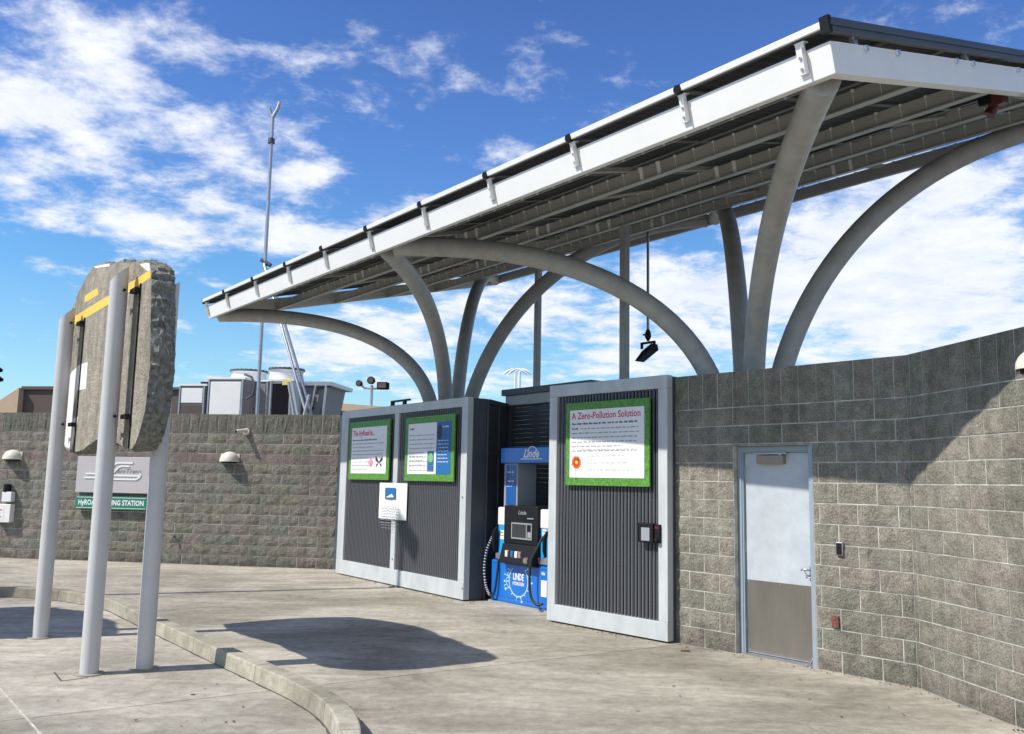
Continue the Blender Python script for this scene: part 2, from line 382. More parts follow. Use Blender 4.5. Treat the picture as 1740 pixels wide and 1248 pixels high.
for (p, n), gap in ((L1, .012), (L2, .005), (L3, .005), (L4, .006), (L5, .006)):
    nx = []
    for q in polys:
        for sg in (1, -1):
            c = clip(q, p, n * sg, gap)
            if len(c) > 2: nx.append(c)
    polys = nx
for q in polys:
    m = MB(); nq = len(q)
    m.add([(v.x, v.y, 0) for v in q] + [(v.x, v.y, -.035) for v in q], [tuple(range(nq))] + [(i, nq + i, nq + (i + 1) % nq, (i + 1) % nq) for i in range(nq)])
    m.build('concrete_slab', 'ground', plaza)
m = MB(); p, n = L1; dd = Vector((n.y, -n.x))
q = [p + dd * a + n * b for a, b in ((-12, -.0118), (14, -.0118), (14, .0118), (-12, .0118))]
m.add([(v.x, v.y, -.006) for v in q], [(0, 1, 2, 3)]); m.build('joint_sealant', 'seal', plaza)

# kerb: near bottom line, swept with its segments
kp = [(-16, 12.3), (-12, 12.72), (-9.2, 12.84), (-7.2, 12.78), (-6.31, 12.56), (-5.36, 11.92), (-4.6, 11.0), (-3.87, 10.05), (-2.68, 8.52), (-2.17, 7.88), (-1.74, 7.33), (-1.41, 6.83), (-1.20, 6.36), (-1.09, 5.95), (-1.06, 5.6)]
def catmull(pts, n):
    P = [Vector(p) for p in pts]; out = []
    for i in range(len(P) - 1):
        a, b, c, d = P[max(i - 1, 0)], P[i], P[i + 1], P[min(i + 2, len(P) - 1)]
        for k in range(n):
            t = k / n; out.append(0.5 * ((2 * b) + (c - a) * t + (2 * a - 5 * b + 4 * c - d) * t * t + (3 * b - a - 3 * c + d) * t ** 3))
    out.append(P[-1]); return out
kc = catmull(kp, 10)
kerb = empty('kerb', (kc[70].x, kc[70].y, 0), kind='structure')
def kerb_piece(i0, i1, endslope=False):
    m = MB(); rings = []
    for i in range(i0, i1 + 1):
        a = kc[max(i - 1, 0)]; b = kc[min(i + 1, len(kc) - 1)]; t = (b - a).normalized(); nn = Vector((-t.y, t.x))
        if nn.y < 0 and nn.x < 0: nn = -nn
        h = .14
        if endslope: h = .14 - .13 * (i - i0) / max(1, i1 - i0)
        sh = 0.0
        if i == i0: p = kc[i] + t * .004
        elif i == i1: p = kc[i] - t * .004
        else: p = kc[i]
        pr = [(0, 0.0), (0.010, h - .012), (.014, h - .004), (.022, h), (.148, h), (.157, h - .004), (.161, h - .014), (.163, 0.0)]
        rings.append([Vector((p.x, p.y, 0)) + Vector((nn.x, nn.y, 0)) * o + Vector((0, 0, max(0.001, z) + random.uniform(-.0015, .0015) * (z > 0))) for o, z in pr])
    n = 8; vs = [v for r in rings for v in r]; fs = [(j * n + k, j * n + k + 1, (j + 1) * n + k + 1, (j + 1) * n + k) for j in range(len(rings) - 1) for k in range(n - 1)]
    fs += [tuple(range(n)), tuple(range(len(vs) - n, len(vs)))[::-1]]
    m.add(vs, fs); m.build('kerb_stone', 'kerb', kerb)
acc_l = 0; start = 0; i = 0
endi = len(kc) - 1 - 10
while i < endi:
    acc_l += (kc[i + 1] - kc[i]).length; i += 1
    if acc_l > 1.5: kerb_piece(start, i); start = i; acc_l = 0
if start < endi: kerb_piece(start, endi)
kerb_piece(endi, len(kc) - 1, True)

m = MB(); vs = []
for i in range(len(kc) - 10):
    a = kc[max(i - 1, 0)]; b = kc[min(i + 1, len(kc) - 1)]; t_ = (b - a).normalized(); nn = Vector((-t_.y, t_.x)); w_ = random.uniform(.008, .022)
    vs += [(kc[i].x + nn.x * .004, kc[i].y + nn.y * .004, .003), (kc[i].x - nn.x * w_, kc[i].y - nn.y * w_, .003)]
m.add(vs, [(2 * k, 2 * k + 1, 2 * k + 3, 2 * k + 2) for k in range(len(vs) // 2 - 1)]); m.build('joint_shade_strip', 'under', kerb)  # dark strip painting the shadow line and joint along the kerb foot
# old anchor plate outline and drilled holes beside the posts
for (x, y, w_) in ((328, 1181, .022), (369, 1163, .012), (230, 1100, .01)):
    p = g(x, y); m = MB(); m.add([p + Vector((math.cos(a) * w_, math.sin(a) * w_, .003)) for a in [k * .628 for k in range(10)]], [tuple(range(10))]); m.build('drilled_hole', 'under', plaza)
pa, pb, pc = g(92, 1143), g(104, 1158), g(150, 1152)
for a, b in ((pa, pb), (pb, pc)):
    m = MB(); d_ = (b - a).normalized(); n_ = Vector((-d_.y, d_.x, 0)) * .007; m.add([a + n_, b + n_, b - n_, a - n_], [(0, 1, 2, 3)])
    for v in m.v: v.z = .003
    m.build('patch_edge', 'under', plaza)

# ---------------------------------------------------------------- block walls
def block_variants(n, rough=.011):
    out = []
    for k in range(n):
        nx, nz_ = 6, 3; vs = []; fs = []
        for j in range(nz_ + 1):
            for i in range(nx + 1):
                edge = i in (0, nx) or j in (0, nz_)
                y = 0.001 if edge else -random.uniform(0.0, rough)
                vs.append(((i / nx - .5) + (0 if edge else random.uniform(-.03, .03)), y, (j / nz_ - .5) + (0 if edge else random.uniform(-.05, .05))))
        for j in range(nz_):
            for i in range(nx):
                a = j * (nx + 1) + i; q = (a, a + 1, a + nx + 2, a + nx + 1)
                if random.random() < .5: fs += [(q[0], q[1], q[2]), (q[0], q[2], q[3])]
                else: fs += [(q[0], q[1], q[3]), (q[1], q[2], q[3])]
        b = len(vs); vs += [(-.5, .05, -.5), (.5, .05, -.5), (.5, .05, .5), (-.5, .05, .5)]
        bl, br, tr, tl = 0, nx, (nx + 1) * (nz_ + 1) - 1, (nx + 1) * nz_
        fs += [(bl, b, b + 1, br), (br, b + 1, b + 2, tr), (tr, b + 2, b + 3, tl), (tl, b + 3, b, bl)]
        out.append((vs, fs))
    return out
VAR = block_variants(12, .014); VARF = block_variants(3, .003)
def mesh_of(vf, mname):
    me = bpy.data.meshes.new('block'); me.from_pydata(vf[0], [], vf[1]); me.materials.append(M[mname]); me.update(); return me
VARL = block_variants(8, .018)
MESH = {mn: [mesh_of(v, mn) for v in (VARF if mn == 'block_band' else VARL if mn == 'block_l' else VAR)] for mn in ('block_r', 'block_l', 'block_top', 'block_band')}
def blocks(F, th, s0, s1, face, hole=None, band=None, stuff_from=None, phase=0.0, z0=0.0):
    """lay courses of 0.4 x 0.2 blocks with a soldier course on top; each a part of the wall th"""
    J = .0068; stuff = MB(); org = ORG[th.name]
    def put(a, b, za, zb, mn):
        a = max(a, s0); b = min(b, s1)
        if b - a < .016: return
        if hole:
            h0, h1, hz_ = hole
            if za < hz_ - .02 and a < h1 and b > h0:
                if a < h0 - .03: put2(a, h0, za, zb, mn)
                if b > h1 + .03: put2(h1, b, za, zb, mn)
                if zb > hz_ + .02: put2(max(a, h0), min(b, h1), hz_, zb, mn)
                return
        put2(a, b, za, zb, mn)
    def put2(a, b, za, zb, mn):
        c = F((a + b) / 2, random.uniform(-.001, .003), (za + zb) / 2); w = b - a - 2 * J; h = zb - za - 2 * J
        if stuff_from is not None and stuff_from((a + b) / 2):
            stuff.box(F, a + J, b - J, -.05, 0.004, za + J, zb - J); return
        me = random.choice(MESH[mn]); o = bpy.data.objects.new('block', me); COL.objects.link(o); o.parent = th
        o.location = c - org; fl = 1
        o.rotation_euler = (0, 0, F.ang); o.scale = (w, 1, h)
    for r in range(13):
        za = z0 + .2 * r; off = (.2 if r % 2 else 0) + phase; k = math.floor((s0 - off) / .4)
        mn = 'block_band' if band == r else face
        while off + k * .4 < s1: put(off + k * .4, off + (k + 1) * .4, za, za + .2, mn); k += 1
    k = math.floor((s0 - phase) / .2)
    while phase + k * .2 < s1: put(phase + k * .2, phase + (k + 1) * .2, 2.6, 3.0, 'block_top' if face == 'block_l' else face); k += 1
    core = MB()
    if hole:
        core.box(F, s0, hole[0], -.2, -.005, 0, 2.994); core.box(F, hole[1], s1, -.2, -.005, 0, 2.994); core.box(F, hole[0], hole[1], -.2, -.005, hole[2], 2.994)
    else: core.box(F, s0, s1, -.2, -.005, 0, 2.994)
    core.build('mortar_core', 'mortar', th)
    if stuff.v: stuff.build('block', face, th, kind='stuff')

lw = empty('block_wall', LW(LW.L / 2, 0, 0), 'long weathered block wall with pale smooth band, left of the gates behind the posts', 'wall')
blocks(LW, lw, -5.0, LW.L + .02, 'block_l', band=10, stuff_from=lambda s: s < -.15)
HOLE = (WA.at(1250, 1110)[0], WA.at(1387.5, 1100)[0], WA.at(1318, 757)[1])
wa = empty('block_wall', WA(WA.L / 2, 0, 0), 'tan split face block wall holding the pale blue steel door', 'wall')
sA0 = WA.at(961, 900)[0]
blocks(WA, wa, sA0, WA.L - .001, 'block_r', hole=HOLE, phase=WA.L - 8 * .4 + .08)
wb = empty('block_wall', WB(WB.L / 2, 0, 0), 'plain block wall angled towards the camera at the right edge of the yard', 'wall')
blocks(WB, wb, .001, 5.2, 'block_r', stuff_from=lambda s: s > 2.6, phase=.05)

# ---------------------------------------------------------------- steel door
dt = empty('steel_door', WA((HOLE[0] + HOLE[1]) / 2, -.1, 0), 'pale blue steel door with brown metal kick plate set in the block wall', 'door')
h0, h1, hz = HOLE
m = MB(); m.box(WA, h0 + .004, h0 + .05, -.16, -.075, 0, hz - .004); m.box(WA, h1 - .05, h1 - .004, -.16, -.01, 0, hz - .004); m.box(WA, h0 + .05, h1 - .05, -.16, -.075, hz - .055, hz - .004)
fr = m.build('door_frame', 'frame', dt, bevel=.004)
m = MB(); m.box(WA, h0 + .05, h0 + .067, -.16, -.085, 0, hz - .055); m.box(WA, h0 + .067, h1 - .05, -.16, -.085, hz - .07, hz - .055); m.build('door_stop', 'frame', dt)
m = MB(); m.box(WA, h0 + .004, h1 - .004, -.20, -.165, 0, hz - .004); m.build('backing_plate', 'backing', dt)
l0, l1 = h0 + .069, h1 - .053
kz = WA.at(1330, 991, -.13)[1]
m = MB(); m.box(WA, l0, l1, -.155, -.118, .02, hz - .072); leaf = m.build('door_leaf', 'door', dt, bevel=.003)
m = MB(); m.box(WA, l0 + .012, l1 - .012, -.118, -.114, .03, kz); m.build('kick_plate', 'kick', leaf)
c0 = WA.at(1288, 780, -.09); c1 = WA.at(1333, 780, -.09)
m = MB(); m.box(WA, c0[0], c1[0], -.118, -.055, hz - .19, hz - .10); m.build('door_closer', 'bronze', leaf, bevel=.008)
m = MB(); m.box(WA, c0[0] - .04, c1[0] + .03, -.10, -.07, hz - .088, hz - .074); m.box(WA, c1[0] - .06, c1[0] - .03, -.1, -.075, hz - .10, hz - .085); m.build('closer_arm', 'alu', leaf)
for z in (.25, 1.05, hz - .32):
    m = MB(); m.cyl(WA(l0 - .006, -.112, z), WA(l0 - .006, -.112, z + .11), .009, 8); m.build('hinge', 'galv', leaf)
m = MB(); m.box(WA, h0 + .05, h1 - .05, -.16, -.02, .0, .014); m.build('threshold', 'galv', dt)
for a in (l0 + .03, (l0 + l1) / 2, l1 - .03):
    for z in (.05, kz - .02): m = MB(); m.cyl(WA(a, -.114, z), WA(a, -.112, z), .005, 6); m.build('screw', 'alu', leaf)
hs, hzz = WA.at(1378, 972, -.1)
m = MB(); m.box(WA, hs - .02, hs + .03, -.118, -.108, hzz - .09, hzz + .05); m.tube([WA(hs + .005, -.11, hzz + .02), WA(hs + .005, -.06, hzz + .02), WA(hs - .07, -.058, hzz + .02), WA(hs - .085, -.06, hzz + .01)], .010, 8)
m.tube([WA(hs - .05, -.062, hzz + .01), WA(hs - .02, -.062, hzz - .05), WA(hs + .012, -.062, hzz - .06)], .006, 6); m.build('lever_handle', 'galv', leaf)
m = MB(); m.tube([WA(l1 - .02, -.11, .12), WA(l1 - .05, -.04, .012), WA(l1 - .075, .0, .006)], .009, 8); m.box(WA, l1 - .09, l1 - .05, -.03, .02, .0, .012); m.build('door_stop_arm', 'galv', leaf)

# small things on the right wall
s_, z_ = WA.at(1429, 933)
m = MB(); m.box(WA, s_ - .035, s_ + .035, .0, .035, z_ - .065, z_ + .065); b = m.build('wall_box', 'galv', label='small black box with grey rim on the block wall right of the door', cat='switch box', bevel=.006)
m = MB(); m.box(WA, s_ - .027, s_ + .027, .035, .040, z_ - .055, z_ + .055); m.build('cover', 'black', b)
s_, z_ = WA.at(1421, 1057)
m = MB(); m.box(WA, s_ - .035, s_ + .035, .0, .022, z_ - .055, z_ + .055); b = m.build('rusty_plate', 'rust', label='rusty red metal cover plate low on the wall right of the door', cat='cover plate', bevel=.004)
for q in (-.035, .035): m = MB(); m.cyl(WA(s_, .022, z_ + q), WA(s_, .025, z_ + q), .006, 8); m.build('screw', 'galv', b)

def sconce(F, s, z, w, label):
    t = empty('wall_light', F(s, 0, z), label, 'wall light', 'domed lights on the block walls')
    m = MB(); nu, nv = 14, 6; vs = []; fs = []
    for j in range(nv + 1):
        b_ = math.pi / 2 * j / nv
        for i in range(nu + 1):
            a_ = math.pi * i / nu
            vs.append(F(s - math.cos(a_) * math.cos(b_) * w / 2, .012 + math.sin(a_) * math.cos(b_) * w * .52, z + .02 + math.sin(b_) * w * .46))
    for j in range(nv):
        for i in range(nu): a = j * (nu + 1) + i; fs.append((a, a + 1, a + nu + 2, a + nu + 1))
    m.add(vs, fs, 0, True)
    rim = [F(s - math.cos(math.pi * i / nu) * w / 2, .012 + math.sin(math.pi * i / nu) * w * .52, z) for i in range(nu + 1)]
    top = [p + Vector((0, 0, .02)) for p in rim]
    m.add(rim + top, [(i, i + 1, nu + 2 + i, nu + 1 + i) for i in range(nu)])
    m.build('dome', 'fixture', t)
    m = MB(); r2 = [F(s - math.cos(math.pi * i / nu) * w * .40, .010 + math.sin(math.pi * i / nu) * w * .42, z) for i in range(nu + 1)]
    m.poly(r2, .03, (0, 0, 1)); m.build('lens', 'black', t)
    m = MB(); m.box(F, s - w * .5, s + w * .5, 0.0, .012, z - .01, z + .16); m.build('back_plate', 'fixture', t)
for (x, y), lb in (((391, 785), 'cream domed wall light on the left block wall beside the louvred gates'), ((23, 781), 'cream domed wall light near the left edge above the white call box')):
    s_, z_ = LW.at(x, y); sconce(LW, s_, z_, .40, lb)
s_, z_ = WB.at(1768, 628); sconce(WB, s_, z_, .30, 'cream domed wall light high on the block wall at the right edge')

# ---------------------------------------------------------------- gates
def gate(F, label, stiles, ztop, zbot_rail, ztop_rail, depth, group, slat_pitch, back_from=-9):
    t = empty('louvred_gate', F(F.L / 2, -.1, 0), label, 'gate', group)
    for (a, b) in stiles:
        m = MB(); m.box(F, a, b, -.10, 0, zbot_rail, ztop - ztop_rail); m.build('stile', 'gate', t, bevel=.005)
    m = MB(); m.box(F, stiles[0][0], stiles[-1][1], -.10, .002, ztop - ztop_rail, ztop); m.build('top_rail', 'gate', t, bevel=.005)
    m = MB(); m.box(F, stiles[0][0], stiles[-1][1], -.10, .004, .02, zbot_rail); m.build('bottom_rail', 'gate', t, bevel=.005)
    me = None; org = ORG[t.name]
    for (a, b), (c, d) in zip(stiles[:-1], stiles[1:]):
        n = int((c - b) / slat_pitch); pt = (c - b) / n; h = ztop - ztop_rail - zbot_rail
        for k in range(n):
            if me is None:
                q = MB(); ww = slat_pitch * .50
                fr_ = lambda s, dd, z: Vector((s, -dd, z))
                # a folded blade: flat face and a pale lip painted as its sunlit edge
                q.hexa([(-ww / 2, 0, 0), (ww / 2, 0, 0), (ww / 2, .004, 0), (-ww / 2, .004, 0), (-ww / 2, 0, 1), (ww / 2, 0, 1), (ww / 2, .004, 1), (-ww / 2, .004, 1)])
                q.hexa([(-ww / 2 - .0035, -.004, 0), (-ww / 2, -.004, 0), (-ww / 2, .012, 0), (-ww / 2 - .0035, .012, 0), (-ww / 2 - .0035, -.004, 1), (-ww / 2, -.004, 1), (-ww / 2, .012, 1), (-ww / 2 - .0035, .012, 1)], 1)
                me = bpy.data.meshes.new('slat'); me.from_pydata([tuple(v) for v in q.v], [], q.f); me.materials.append(M['slat']); me.materials.append(M['slatglint']); me.polygons.foreach_set('material_index', q.mi)
            o = bpy.data.objects.new('slat', me); COL.objects.link(o); o.parent = t
            o.location = F(b + (k + .5) * pt, -.030, zbot_rail) - org; o.rotation_euler = (0, 0, F.ang); o.scale = (1, 1, h)
        m = MB(); m.box(F, max(b, back_from), c, -.10, -.085, zbot_rail, ztop - ztop_rail); m.build('dark_gap_sheet', 'backing', t)  # black sheet painted as the unlit space behind the slats
    return t
st = [(0.0, GL.at(583, 930)[0]), (GL.at(663, 930)[0], GL.at(670.5, 930)[0]), (GL.at(779, 930)[0], GL.L)]
gl_t = gate(GL, 'wide two bay louvred steel gate carrying two green framed posters', st, 3.01, GL.at(780, 989)[1], 3.01 - GL.at(780, 692)[1], .28, 'louvred gates of the fuelling station', .052)
m = MB(); m.box(GL, GL.L - .07, GL.L - .002, -.34, -.10, .02, 3.0); m.build('side_return', 'gatedark', gl_t)
for yb in (845, 1000):
    s_, z_ = GL.at(786, yb); m = MB(); m.cyl(GL(s_, 0, z_), GL(s_, .012, z_), .014, 8); m.build('bolt', 'galv', gl_t)
s_, z_ = GL.at(667, 950); m = MB(); m.cyl(GL(s_, 0, z_), GL(s_, .012, z_), .014, 8); m.build('bolt', 'galv', gl_t)
a_ = GL.at(662, 684)[0]; b_ = GL.at(693, 684)[0]
m = MB(); m.box(GL, a_, b_, -.06, -.02, 3.07, 3.10); m.box(GL, a_, a_ + .08, -.06, -.02, 3.01, 3.07); m.box(GL, a_ + .42, a_ + .50, -.06, -.02, 3.01, 3.07)
m.build('latch_rail', 'black', gl_t)
st = [(0.0, GR.at(944, 900)[0]), (GR.at(1118.5, 900)[0], GR.L)]
gr_t = gate(GR, 'single bay louvred steel gate with card reader, in front of the dispenser opening', st, 3.01, GR.at(1110, 1055)[1], 3.01 - GR.at(1100, 662)[1], .2, 'louvred gates of the fuelling station', .052)
m = MB(); m.box(GR, GR.L - .06, GR.L - .002, -.215, -.10, .02, 3.0); m.build('side_return', 'gatedark', gr_t)

# card reader
s0, z0 = GR.at(1084, 921, .06); s1, z1 = GR.at(1109, 890, .06)
t = empty('card_reader', GR((s0 + s1) / 2, .03, z0), 'black card reader with grey screen mounted on the slats of the right gate', 'card reader')
m = MB(); m.box(GR, s0, s1, 0.0, .06, z0, z1); m.build('housing', 'black', t, bevel=.006)
m = MB(); m.box(GR, s0 + .05, s1 - .045, .06, .064, z0 + .02, z1 - .05); m.build('screen', 'greyplastic', t)
m = MB(); m.box(GR, s1 + .002, s1 + .075, 0.0, .035, z0, z1 - .01); m.tube([GR(s1 + .04, .035, z0 + .04), GR(s1 + .04, .06, z0 + .04)], .025, 10); m.build('lock_box', 'black', t)
m = MB(); m.box(GR, s1 + .01, s1 + .07, .035, .038, z1 - .06, z1 - .03); m.build('red_tag', 'redplastic', t)

# ---------------------------------------------------------------- printed boards
def rect(F, x0, y0, x1, y1, d, xr=None):
    a = F.at(x0, y0, d); b = F.at(x1, y1, d); return a[0], b[0], min(a[1], b[1]), max(a[1], b[1])
def words(mb, F, s0, s1, z, h, d, mi=0, gap=.02, wmin=.03, wmax=.10):
    s = s0
    while s < s1 - wmin:
        w = min(random.uniform(wmin, wmax), s1 - s); k = s
        while k < s + w - .004:                      # illegible small print: broken strokes
            ww = random.uniform(.006, .016); hh = h * random.uniform(.6, 1.0)
            mb.add([F(k, d, z), F(min(k + ww, s + w), d, z), F(min(k + ww, s + w), d, z + hh), F(k, d, z + hh)], [(0, 1, 2, 3)], mi); k += ww + .004
        s += w + gap
def quad(mb, F, s0, s1, z0, z1, d, mi=0): mb.add([F(s0, d, z0), F(s1, d, z0), F(s1, d, z1), F(s0, d, z1)], [(0, 1, 2, 3)], mi)
def disc(mb, F, s, z, r, d, n=16, mi=0, rz=None):
    rz = rz or r; mb.add([F(s + r * math.cos(2 * math.pi * k / n), d, z + rz * math.sin(2 * math.pi * k / n)) for k in range(n)], [tuple(range(n))], mi)
def ring(mb, F, s, z, r, w, d, n=28, a0=0, a1=2 * math.pi, mi=0):
    vs = []; 
    for k in range(n + 1):
        a = a0 + (a1 - a0) * k / n
        for q in (r - w / 2, r + w / 2): vs.append(F(s + q * math.cos(a), d, z + q * math.sin(a)))
    mb.add(vs, [(2 * k, 2 * k + 1, 2 * k + 3, 2 * k + 2) for k in range(n)], mi)
def board(F, x0, x1, yt, yb, label):
    D = .03
    s0 = F.at(x0, (yt + yb) / 2, D)[0]; s1 = F.at(x1, (yt + yb) / 2, D)[0]; xm = (x0 + x1) / 2
    zt = F.at(xm, yt, D)[1]; zb = F.at(xm, yb, D)[1]
    t = empty('poster', F((s0 + s1) / 2, D, zb), label, 'poster', 'green framed posters on the gates')
    m = MB(); m.box(F, s0, s1, .006, D, zb, zt); m.build('green_board', 'board', t)
    # printed grass blades breaking up the border
    m = MB()
    for k in range(260):
        side = random.random(); w = .07
        if side < .5: a = random.uniform(s0, s1); z = random.choice([random.uniform(zb, zb + w), random.uniform(zt - w, zt - .03)])
        else: a = random.choice([random.uniform(s0, s0 + w), random.uniform(s1 - w, s1 - .01)]); z = random.uniform(zb, zt - .05)
        l = random.uniform(.02, .05); q = random.uniform(-.02, .02)
        m.add([F(a, D + .001, z), F(a + .006, D + .001, z), F(min(max(a + q, s0), s1), D + .001, min(z + l, zt))], [(0, 1, 2)], k % 2)
    m.build('grass_print', ['printgreen', 'board'], t, kind='stuff')
    return t, s0, s1, zb, zt, D
# right: A Zero-Pollution Solution
t, s0, s1, zb, zt, D = board(GR, 961.5, 1103.5, 681, 826, 'large green framed poster headed A Zero-Pollution Solution with a red flower')
W = s1 - s0; Hh = zt - zb; bx = .075
m = MB(); m.box(GR, s0 + bx, s1 - bx, D, D + .004, zb + bx + .02, zt - bx - .02); sh = m.build('sheet', 'paper', t)
a0, a1, za, zz = s0 + bx, s1 - bx, zb + bx + .02, zt - bx - .02; d = D + .006
m = MB(); flat_text('A Zero-Pollution Solution', GR, a0 + .03, zz - .115, .085, d, width=(a1 - a0) * .93, mb=m, bold=.012); m.build('heading', 'printred', sh)
m = MB(); words(m, GR, a0 + .04, a1 - .06, zz - .185, .024, d, wmax=.09); words(m, GR, a0 + .04, a0 + .16, zz - .245, .024, d); m.build('bold_text', 'printdark', sh, kind='stuff')
m = MB(); words(m, GR, a0 + .19, a1 - .08, zz - .245, .018, d)
for k in range(5): words(m, GR, a0 + .04, a1 - (.08 if k < 3 else .1 + .25 * (k == 3)), zz - .30 - .055 * k, .017, d)
m.build('body_text', 'printgrey', sh, kind='stuff')
m = MB(); words(m, GR, a0 + .2, a1 - .14, za + .34, .015, d)
for k in range(3): disc(m, GR, a0 + .29, za + .267 - .085 * k, .008, d); words(m, GR, a0 + .31, a1 - (.30, .26, .16)[k], za + .26 - .085 * k, .015, d)
m.build('list_text', 'printlight', sh, kind='stuff')
fc = (a0 + .12, za + .19)
m = MB()
for k in range(18):
    a = 2 * math.pi * k / 18; r = .088 * random.uniform(.9, 1.08); w = .17
    m.add([GR(fc[0], d, fc[1]), GR(fc[0] + r * .82 * math.cos(a - w), d, fc[1] + r * .82 * math.sin(a - w)), GR(fc[0] + r * math.cos(a), d, fc[1] + r * math.sin(a)), GR(fc[0] + r * .82 * math.cos(a + w), d, fc[1] + r * .82 * math.sin(a + w))], [(0, 1, 2, 3)])
disc(m, GR, fc[0], fc[1], .055, d)
m.build('flower_petals', 'orange', sh)
m = MB(); disc(m, GR, fc[0] + .003, fc[1], .026, d + .001); m.build('flower_centre', 'yellowp', sh)
m = MB(); disc(m, GR, fc[0] + .02, fc[1] + .03, .013, d + .002); m.build('bee', 'printdark', sh)
m = MB(); quad(m, GR, fc[0] - .022, fc[0] - .016, za + .012, fc[1] - .07, d); m.build('flower_stem', 'printgreen', sh)
# left gate, first: The HyRoad is...
t, s0, s1, zb, zt, D = board(GL, 593.5, 661.5, 715.5, 815.5, 'green framed poster headed The HyRoad is, with a pink flower, on the left bay')
a0, a1, za, zz = s0 + .10, s1 - .10, zb + .11, zt - .11; d = D + .006
m = MB(); m.box(GL, a0, a1, D, D + .004, za, zz); sh = m.build('sheet', 'paper', t)
m = MB(); flat_text('The HyRoad is...', GL, a0 + .05, zz - .15, .10, d, width=(a1 - a0) * .62, mb=m, bold=.02, shear=.15); m.build('heading', 'printred', sh)
m = MB(); words(m, GL, a0 + .05, a1 - .35, zz - .24, .026, d); m.build('bold_text', 'printdark', sh, kind='stuff')
m = MB(); 
for k, e in enumerate((.08, .45, .08, .1, .12, .6, .6, .7)): words(m, GL, a0 + .05, a1 - e, zz - .30 - .065 * k, .018, d)
m.build('body_text', 'printgrey', sh, kind='stuff')
fx = a1 - .55
m = MB()
for k in range(7):
    a = R_(40 + 17 * k); m.add([GL(fx, d, za + .10), GL(fx + .13 * math.cos(a - .1), d, za + .10 + .16 * math.sin(a - .1)), GL(fx + .13 * math.cos(a + .1), d, za + .10 + .16 * math.sin(a + .1))], [(0, 1, 2)])
m.build('flower_print', 'pink', sh)
m = MB(); bx_, bz_ = a1 - .25, za + .20
for sg in (1, -1):
    m.add([GL(bx_, d, bz_), GL(bx_ + .12 * sg, d, bz_ + .11), GL(bx_ + .14 * sg, d, bz_ + .03), GL(bx_ + .03 * sg, d, bz_ - .02)], [(0, 1, 2, 3)])
    m.add([GL(bx_, d, bz_ - .01), GL(bx_ + .10 * sg, d, bz_ - .04), GL(bx_ + .09 * sg, d, bz_ - .10)], [(0, 1, 2)])
m.build('butterfly_print', 'printdark', sh)
# left gate, second
t, s0, s1, zb, zt, D = board(GL, 688.5, 772, 707, 818, 'green framed poster with a dark blue side column beside its text')
a0, a1, za, zz = s0 + .10, s1 - .10, zb + .11, zt - .11; am = a0 + (a1 - a0) * .68; d = D + .006
m = MB(); m.box(GL, a0, am, D, D + .004, za, zz); sh = m.build('sheet', 'paper', t)
m = MB(); m.box(GL, am, a1, D, D + .004, za, zz); bl = m.build('blue_column', 'printblue', t)
m = MB(); words(m, GL, a0 + .05, a0 + .18, zz - .10, .035, d); m.build('heading', 'printdark', sh)
m = MB()
for k in range(9): words(m, GL, a0 + .05, am - .06 - (.3 if k in (4,) else 0), zz - .20 - .07 * k, .018, d)
for k in range(3): words(m, GL, a0 + .05, am - .40, za + .28 - .07 * k, .016, d)
m.build('body_text', 'printgrey', sh, kind='stuff')
m = MB(); quad(m, GL, am - .26, am - .06, za + .04, za + .36, d); m.build('picture_print', 'printblue', sh)
m = MB(); disc(m, GL, am - .16, za + .26, .075, d + .001); m.build('globe_print', 'printgreen', sh)
m = MB()
for k in range(int((zz - .30 - za - .08) / .055)): words(m, GL, am + .05, a1 - .06, zz - .30 - .055 * k, .016, d)
words(m, GL, am + .18, a1 - .05, zz - .09, .03, d)
m.build('column_text', 'letters', bl, kind='stuff')
m = MB(); disc(m, GL, am + .09, zz - .16, .07, d, rz=.12); m.build('photo_print', 'printdark', bl)
# paper notice across the centre stile
s0 = GL.at(641, 850, .05)[0]; s1 = GL.at(687, 850, .05)[0]; zt = GL.at(665, 821, .05)[1]; zb = GL.at(665, 883, .05)[1]
t = empty('paper_notice', GL((s0 + s1) / 2, .05, zb), 'white paper notice with a blue logo taped across the middle stile of the left gate', 'notice')
m = MB(); n = 8
vs = [GL(s0 + (s1 - s0) * i / n, .012 + .035 * math.sin(math.pi * i / n) ** .5 * (1 - .5 * j) + .01 * math.sin(3 * i), zt + (zb - zt) * j) for j in range(2) for i in range(n + 1)]
m.add(vs, [(i, i + 1, n + 2 + i, n + 1 + i) for i in range(n)]); sh = m.build('sheet', 'paper', t)
sh.modifiers.new('thick', 'SOLIDIFY').thickness = .002
w = s1 - s0
m = MB(); m.box(GL, s0 + w * .30, s0 + w * .68, .050, .058, zt - .27, zt - .08); lg = m.build('logo_print', 'printblue', t, bevel=.01)
m = MB(); m.add([GL(s0 + w * .34, .061, zt - .245), GL(s0 + w * .64, .061, zt - .235), GL(s0 + w * .56, .061, zt - .18), GL(s0 + w * .46, .061, zt - .21)], [(0, 1, 2, 3)]); m.build('logo_mark', 'letters', lg)
m = MB()
for k in range(7): words(m, GL, s0 + w * .16, s1 - w * .16, zt - .40 - .045 * k, .018, .058)
for k in range(5): words(m, GL, s0 + w * .2, s1 - w * .35, zt - .44 - .045 * (k + 3), .012, .058)
m.build('body_text', 'printgrey', t, kind='stuff')

